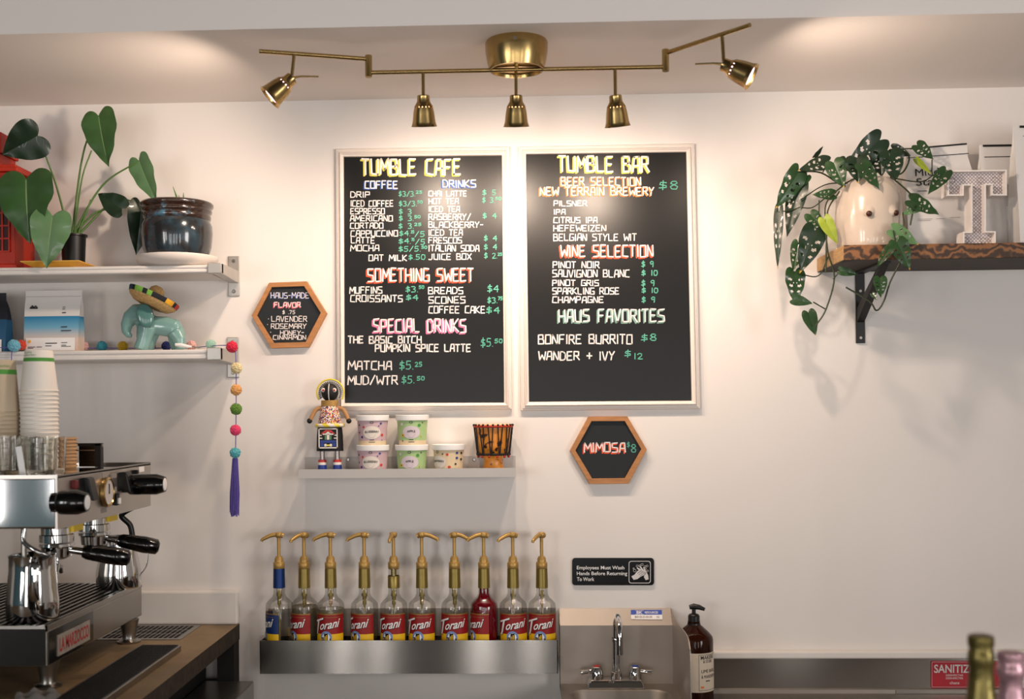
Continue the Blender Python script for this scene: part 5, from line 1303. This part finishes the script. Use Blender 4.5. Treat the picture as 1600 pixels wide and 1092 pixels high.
# ------------------------------------------------------------------ espresso machine
XF = -.974; YN, YFa = -.82, -.20; XB = -1.52
zA = P(80, 745, YN).z; zB = P(80, 826, YN).z
t = thing('espresso_machine', (-1.25, -.51, ZT), 'large chrome two-group espresso machine on the left counter', 'espresso machine')
MB().box(XB, XF-.004, YN, YFa, zB, zA-.002).build('upper_body', 'chrome', t, bevel=.004)
MB().prism([(XF, y, z) for y, z in ((YN-.002, zB-.002), (YFa, zB-.002), (YFa, zA), (YN-.002, zA))], (-.005, 0, 0)).build('front_panel', 'panel_steel', t)
MB().box(XB, XB+.10, YN+.02, YFa-.02, ZT+.09, zB).build('rear_column', 'satin', t)
mb = MB()
for (a_, b_) in ((YN-.001, YN+.003), (YFa-.003, YFa+.001)): mb.box(XB, XF, a_, b_, zA-.004, zA+.004)
mb.box(XF-.006, XF, YN, YFa, zA-.003, zA+.003); mb.build('cup_rail', 'satin', t)
# drip tray block
zD1 = P(73, 978, YN).z; zD0 = zD1-.088; XD = P(73, 978, YN).x
dt = MB().box(XB, XD, YN, YFa, zD0, zD1-.012).build('drip_tray', 'satin', t, bevel=.003)
MB().box(XB, XD, YN, YN+.004, zD1-.012, zD1).box(XD-.004, XD, YN, YFa, zD1-.012, zD1).box(XB, XD, YFa-.004, YFa, zD1-.012, zD1).build('tray_rim', 'satin', dt)
MB().box(XB+.002, XD-.002, YN-.0015, YN+.001, zD0+.003, zD1-.006).build('end_cover', 'black_gloss', dt)
mb = MB()
for k in range(26):
    x = XB+.02+(XD-XB-.034)*k/25; mb.box(x-.0035, x+.0035, YN+.006, YFa-.006, zD1-.004, zD1-.001)
for y in (YN+.1, -.51, YFa-.1): mb.box(XB+.01, XD-.006, y-.003, y+.003, zD1-.01, zD1-.005)
mb.build('grate', 'satin', dt)
MB().box(XB+.01, XD-.006, YN+.006, YFa-.006, zD1-.0119, zD1-.0115).build('tray_floor', 'shade_black', dt)  # shade below the grate is put into this near-black floor
def xface(px, py, X):    # point of the plane x = X
    v = P(px, py, -.5)-CPOS; return CPOS+v*((X-CPOS.x)/v.x)
xf = lambda px, py: xface(px, py, XD+.001)
def ybox(mb, p0, p1, X0, X1, ztop, zbot): mb.box(X0, X1, xface(p0, 900, X1).y, xface(p1, 900, X1).y, zbot, ztop)
mb = MB(); ybox(mb, 76, 145, XD-.003, XD+.0012, zD1-.014, zD0+.003); mb.build('recess_shade', 'black_gloss', dt)  # flat black sheet standing in for the shade in the cutout
yq0, yq1 = xface(88, 990, XD).y, xface(138, 990, XD).y
mb = MB().box(XD+.001, XD+.004, yq0, yq1, zD0+.012, zD1-.030); pl = mb.build('name_plate', 'logo_plate', dt)
mb = MB(); text(mb, 'LA MARZOCCO', lambda u, v: Vector((XD+.0045, u, v)), yq0+.008, yq1-.008, zD0+.02, zD1-.038, bold=.02); mb.build('lettering', 'logo_red', pl, recalc=False)
for (x, y) in ((-1.015, -.262), (-1.03, -.745), (-1.45, -.262), (-1.45, -.745)):
    lg = MB().lathe([(0, 0), (.030, 0), (.031, .004), (.018, .008), (.0165, .012), (.019, .03), (.026, zD0-ZT), (0, zD0-ZT)], c=(x, y, ZT+.0005), n=24).build('leg', 'satin', t, smooth=40)
# knobs, paddles, gauge, switches on the front panel (facing +x)
MX = Matrix.Rotation(R(90), 4, 'Y')
def onpanel(px, py): return xface(px, py, XF)
def knob(px, py, length, r):
    c = onpanel(px, py)
    k_ = MB().lathe([(0, 0), (r*.8, 0), (r*.8, .012), (r*.95, .016), (r, .02), (r, length-.02), (r*.75, length), (0, length)], c=c, M=MX, n=28).build('steam_knob', 'black_gloss', t, smooth=35)
    MB().lathe([(0, .002), (r*.55, .001), (r*.6, 0)], c=c+Vector((length, 0, 0)), M=MX, n=20).build('knob_cap', 'paper_white', k_)
knob(82, 785, .075, .026); knob(193, 757, .105, .026)
for (px, py) in ((128, 762), (188, 752)):
    c = onpanel(px, py)
    MB().loops([[(c.x, c.y-.02, c.z+.022), (c.x, c.y+.02, c.z+.022), (c.x, c.y+.02, c.z-.024), (c.x, c.y-.02, c.z-.024)], [(c.x+.012, c.y-.02, c.z+.024), (c.x+.012, c.y+.02, c.z+.024), (c.x+.012, c.y+.02, c.z-.02), (c.x+.012, c.y-.02, c.z-.02)], [(c.x+.022, c.y-.019, c.z+.022), (c.x+.022, c.y+.019, c.z+.022), (c.x+.034, c.y+.019, c.z-.03), (c.x+.034, c.y-.019, c.z-.03)]], cap0=True, cap1=True).build('paddle', 'black_plastic', t, bevel=.003)
c = onpanel(163, 769)
ga = MB().lathe([(0, 0), (.033, 0), (.036, .004), (.036, .012), (.032, .014), (.030, .010), (0, .010)], c=c, M=MX, n=32).build('pressure_gauge', 'brass', t, smooth=35)
MB().lathe([(0, .0115), (.0295, .0112)], c=c, M=MX, n=28).build('dial', 'gauge_face', ga)
MB().box(c.x+.0116, c.x+.013, c.y-.002, c.y+.002, c.z-.004, c.z+.02).build('needle', 'black_plastic', ga)
for (px, py, w, h, d, m) in ((113, 757, .018, .02, .012, 'red_plastic'), (177, 780, .016, .03, .014, 'black_plastic'), (207, 742, .014, .026, .016, 'black_plastic')):
    c = onpanel(px, py); sw = MB().box(c.x, c.x+d, c.y-w/2, c.y+w/2, c.z-h/2, c.z+h/2).build('switch', m, t, bevel=.003)
    if m != 'red_plastic': MB().box(c.x+d-.001, c.x+d+.003, c.y-w*.4, c.y+w*.4, c.z-h*.35, c.z+h*.1).build('switch_cap', 'paper_white', sw)
mb = MB()
for (px, py) in ((164, 742), (162, 797), (178, 743), (178, 765)):
    c = onpanel(px, py); mb.box(c.x, c.x+.0008, c.y-.018, c.y+.018, c.z-.006, c.z+.006)
mb.build('legend_strip', 'print_grey', t)
c = onpanel(221, 733); mb = MB().box(c.x, c.x+.0008, c.y-.02, c.y+.02, c.z-.007, c.z+.007); mb.build('legend_strip', 'paper_white', t)
# groups
GR = [(-1.045, -.655), (-1.048, -.415)]
for (x, y) in GR:
    gh = MB().lathe([(0, 0), (.036, 0), (.037, -.012), (.034, -.014), (.034, -.028), (.038, -.03), (.038, -.046), (.03, -.048), (0, -.048)], c=(x, y, zB), n=32).build('group_head', 'chrome', t, smooth=35)
    MB().box(x+.034, x+.042, y-.004, y+.052, zB-.024, zB-.008).build('warning_label', 'yellow_label', gh)
# steam wands
MB().tube(bez([(-1.06, -.79, zB), (-1.06, -.795, zB-.03), (-1.03, -.80, zB-.05), (-1.01, -.79, zB-.06)], 6), .005, 10).build('steam_wand', 'chrome', t, smooth=60)
MB().tube([(-1.075, -.76, zB), (-1.075, -.76, zB-.12)], .006, 10).build('steam_wand', 'satin', t, smooth=60)
w0 = xface(183, 793, -1.0)
w_ = MB().tube(bez([Vector((-1.0, -.26, zB)), P(190, 805, -.26), P(203, 820, -.25), P(207, 838, -.25)], 6), .0075, 10).build('steam_wand', 'black_plastic', t, smooth=60)
# portafilters
def portafilter(x, y, hpx, hpy, hY, label):
    zt_ = zB-.0495
    t = thing('portafilter', (x, y, zt_), label, 'portafilter', 'portafilters in the espresso machine')
    MB().lathe([(0, 0), (.038, 0), (.039, -.006), (.034, -.01), (.032, -.03), (.02, -.036), (0, -.037)], c=(x, y, zt_), n=28).build('basket_holder', 'chrome', t, smooth=40)
    e = P(hpx, hpy, hY); a_ = Vector((x+.034, y, zt_-.016)); d = (e-a_); u = d.normalized()
    MB().tube([a_-u*.004, a_+u*.03], [.008, .009], 12).build('neck', 'chrome', t, smooth=50)
    MB().tube([a_+u*.025, a_+u*.035, a_+u*.06, a_+d*.7, a_+d*.95, a_+d], [.013, .017, .019, .0215, .0195, .011], 16).build('handle', 'black_gloss', t, smooth=50)
    MB().tube([(x, y, zt_-.034), (x, y, zt_-.05), (x+.004, y-.012, zt_-.058), (x+.004, y-.016, zt_-.07)], [.007, .007, .006, .005], 10).tube([(x, y, zt_-.05), (x+.004, y+.012, zt_-.058), (x+.004, y+.016, zt_-.07)], [.007, .006, .005], 10).build('spout', 'chrome', t, smooth=50)
portafilter(GR[0][0], GR[0][1], 204, 872, -.62, 'black-handled portafilter in the nearer group of the espresso machine')
portafilter(GR[1][0], GR[1][1], 249, 855, -.38, 'black-handled portafilter in the group nearer the wall')
# pitchers
def pitcher(x, y, r0, r1, h, ang, label, wire=False):
    z0 = zD1+.0003
    t = thing('milk_pitcher', (x, y, z0), label, 'pitcher', 'steel milk pitchers on the drip tray')
    n = 48
    pr = [(0, 0), (r0*.96, 0), (r0, .004), (r0*.995, h*.3), (r1*1.0, h*.75), (r1*.99, h*.96), (r1*1.02, h), (r1*.98, h), (r1*.95, h*.95), (r1*.95, h*.75), (r0*.95, h*.3), (r0*.94, .006), (0, .006)]
    mb = MB().lathe(pr, c=(x, y, z0), n=n)
    sd = Vector((-math.sin(R(ang)), math.cos(R(ang)), 0))
    for v in mb.v:                           # pour lip opposite the handle
        k = (v.z-z0)/h
        if k > .8:
            q = Vector((v.x-x, v.y-y, 0)); c_ = q.normalized().dot(sd) if q.length > 1e-6 else 0
            if c_ > .8: v += sd*(k-.8)*.09*(c_-.8)/.2
    mb.build('jug', 'chrome', t, smooth=50)
    d = -sd; b = Vector((x, y, z0))
    rr_ = .0016 if wire else .006
    pts = [b+d*(r1*.99)+Vector((0, 0, h*.88)), b+d*(r1+.03)+Vector((0, 0, h*.93)), b+d*(r1+.038)+Vector((0, 0, h*.80)), b+d*(r1+.034)+Vector((0, 0, h*.45)), b+d*(r0*1.0)+Vector((0, 0, h*.22))]
    MB().tube(bez(pts, 6), rr_, 8, sq=2.0 if not wire else 1).build('handle', 'chrome', t, smooth=60)
pitcher(P(51, 920, -.735).x, -.735, .0565, .050, .142, 25, 'tall steel milk pitcher at the near end of the drip tray')
pitcher(-1.036, -.275, .058, .046, .132, 80, 'steel milk pitcher with a wire handle at the far end of the drip tray', True)

# folded cloth by the near machine leg
c = P(74, 1086, -.86); bm = MB().sphere((c.x, -.90, ZT+.012), (.05, .035, .016), 28)
for v in bm.v:
    v.z = max(v.z+.006*math.sin(v.x*170+v.y*90)+.004*math.sin(v.y*260-v.x*60), ZT+.0005)
tag(bm.build('cleaning_cloth', 'cloth_grey', smooth=70), 'crumpled grey cleaning cloth on the counter by the near machine leg', 'cloth')
# ------------------------------------------------------------------ cups on the machine
ZM = zA-.0015
def cup(loc, rb, rt, h, mat, label, group, up=False, name='paper_cup', band=False):
    t = thing(name, loc, label, 'cup', group)
    x, y, z = loc
    # standing upside down: rim below
    MB().lathe([(rt-.0003, .0015), (rt+.0012, 0), (rt+.0026, .0018), (rt+.0012, .0040), (rt, .0045), (rb+(rt-rb)*.05, h*.985), (rb, h), (rb-.003, h), (rb-.004, h-.006), (0, h-.006)], c=loc, n=36).build('body', mat, t, smooth=50)
    if band:
        g = lambda zz: rt+(rb-rt)*(zz-.0045)/(h-.0045)+.0005
        MB().lathe([(g(h*.73), h*.73), (g(h*.82), h*.82)], c=loc, n=36).build('green_band', 'cup_green', t, smooth=60)
        mb = MB(); f = lambda e: (lambda a, zz: Vector((x+(g(zz)+e)*math.sin(R(a)), y-(g(zz)+e)*math.cos(R(a)), z+zz)))
        if band == 1:
            for (s_, a0, a1, z0, z1) in (('PLANTED', -52, 12, h*.86, h*.90), ('CUPS', -52, -5, h*.925, h*.96)): text(mb, s_, f(.0004), a1 if False else a0, a1, z0, z1)
        else:
            text(mb, 'PLANTED', f(.0004), 12, 62, h*.86, h*.90); 
        mb.build('lettering', 'cup_green', t, recalc=False)
    return t
def cup_stack(px, Y, rb, rt, h, n, pitch, mat, lab_top, lab, group, pytop, band):
    x = P(px, 700, Y).x; ztop = P(px, pytop, Y).z; 
    z0 = ztop-h
    n = int((z0-ZM)/pitch); 
    pitch = (z0-ZM)/n
    cup((x, Y, z0), rb, rt, h, mat, lab_top, group, band=band)
    base = cup((x, Y, z0-pitch), rb, rt, h, mat, lab, group)
    for k in range(2, n+1):
        c_ = copy_tree(base); c_.location = (x, Y, z0-pitch*k)
cup_stack(62, -.55, .0315, .0425, .098, 20, .0097, 'cup_white', 'white paper cup with green band on top of the tall right stack', 'white paper cup nested in the tall right stack, under its top cup', 'white paper cups stacked on the machine', 548, 1)
cup_stack(0, -.56, .036, .0455, .126, 12, .0097, 'cup_kraft', 'natural paper cup with green band on top of the left-edge stack', 'natural paper cup nested in the left-edge stack, under its top cup', 'natural paper cups stacked on the machine', 563, 2)
# brown lids and rack behind
xk = P(103, 720, -.40).x
k0 = MB().lathe([(0, 0), (.0245, 0), (.0245, .003), (.0285, .0045), (.0285, .0084), (.0265, .0086), (.0235, .002), (0, .0015)], c=(0, 0, 0), n=32).build('paper_cup', 'cup_brown', smooth=40)
k0.location = (xk, -.40, ZM); tag(k0, 'ridged brown paper cup nested in the short stack left of the black rack', 'cup', 'brown paper cups beside the rack')
for k in range(1, 9):
    c_ = copy_tree(k0); c_.location = (xk, -.40, ZM+.0087*k)
a = P(92, 697, -.34); b = P(160, 745, -.34)
t = thing('cup_rack', ((a.x+b.x)/2, -.34, ZM), 'low black rack with smoked sides on the machine top', 'rack')
MB().box(b.x-.016, b.x, -.35, -.33, ZM, a.z+.006).box(a.x-.012, a.x-.004, -.35, -.33, ZM, a.z+.006).build('posts', 'black_metal', t, bevel=.001)
MB().box(a.x-.012, b.x, -.35, -.33, a.z, a.z+.007).build('top_bar', 'black_metal', t, bevel=.001)
MB().box(a.x-.004, b.x-.016, -.341, -.339, ZM+.042, ZM+.0445).build('cross_bar', 'satin', t)
MB().box(a.x+.05, b.x-.016, -.3345, -.332, ZM+.001, a.z).build('smoked_panel', 'black_gloss', t)
MB().lathe([(0, .003), (.004, .002), (.005, 0)], M=MX, c=(b.x, -.34, ZM+.055), n=10).build('bolt', 'screw', t)
# tumblers
def tumbler(px, Y, r, h, label):
    x = P(px, 700, Y).x
    t = MB().lathe([(0, 0), (r*.86, 0), (r*.9, .004), (r, h), (r*.955, h), (r*.86, .012), (0, .010)], c=(x, Y, ZM), n=28)
    o = t.build('tumbler', 'glass_cut', smooth=40); 
    for v in o.data.vertices: v.co -= Vector((x, Y, ZM))
    o.location = (x, Y, ZM); tag(o, label, 'glass', 'clear tumblers on the machine')
tumbler(64, -.70, .036, .082, 'clear cut-glass tumbler at the front right of the machine top')
tumbler(13, -.71, .036, .088, 'clear tumbler at the left edge of the photo, on the machine')
tumbler(80, -.615, .034, .084, 'clear tumbler just behind the front right one')
tumbler(38, -.625, .034, .084, 'clear tumbler behind the white paper slip')
# paper slips
g = [P(24, 697, -.765), P(33, 695, -.765), P(40.5, 741, -.765), P(31, 742, -.765)]
dz = ZM-min(p.z for p in g)+.0005
o = tag(MB().prism([p+Vector((0, 0, dz)) for p in g], (0, .0015, 0)).build('paper_slip', 'paper_white'), 'white paper slip standing before the tumblers', 'paper')
xk = P(38, 690, -.70)
# ------------------------------------------------------------------ champagne bottles in the foreground
ZBAR = 1.02
t = thing('bar_counter', (.9, -1.75, 0), 'wooden bar counter in the foreground below the frame', 'counter')
MB().box(.25, 1.9, -2.0, -1.45, ZBAR-.04, ZBAR).build('worktop', 'bar_wood', t, bevel=.004)
MB().box(.3, 1.9, -1.9, -1.6, 0, ZBAR-.04).build('front_panel', 'bar_wood', t)
def champagne(px, Y, pytop, foil, label, rcap):
    x = P(px, 1050, Y).x; zt = P(px, pytop, Y).z; H = zt-ZBAR
    t = thing('champagne_bottle', (x, Y, ZBAR), label, 'bottle', 'foil-topped bottles on the bar')
    k = H/.32; r = rcap
    MB().lathe([(0, 0), (.043, 0), (.045, .004), (.045, .13*k), (.041, .165*k), (.028, .20*k), (.0175, .235*k), (.0165, .26*k), (0, .26*k)], c=(x, Y, ZBAR), n=40).build('glass', 'green_glass', t, smooth=50)
    MB().lathe([(.0285, .2*k), (.019, .236*k), (.0165, .26*k), (.0155, .275*k), (r*.95, .282*k), (r, .288*k), (r*.97, .296*k), (r*.86, .30*k), (r*.97, .308*k), (r*.95, .318*k), (r*.7, .32*k), (0, .32*k)], c=(x, Y, ZBAR), n=40).build('foil', foil, t, smooth=60)
champagne(1533, -1.66, 991, 'olive_foil', 'olive-gold foil-topped champagne bottle, out of focus in the foreground', .0175)
champagne(1580, -1.555, 1018, 'pink_foil', 'pink foil-topped champagne bottle at the right edge of the foreground', .0195)
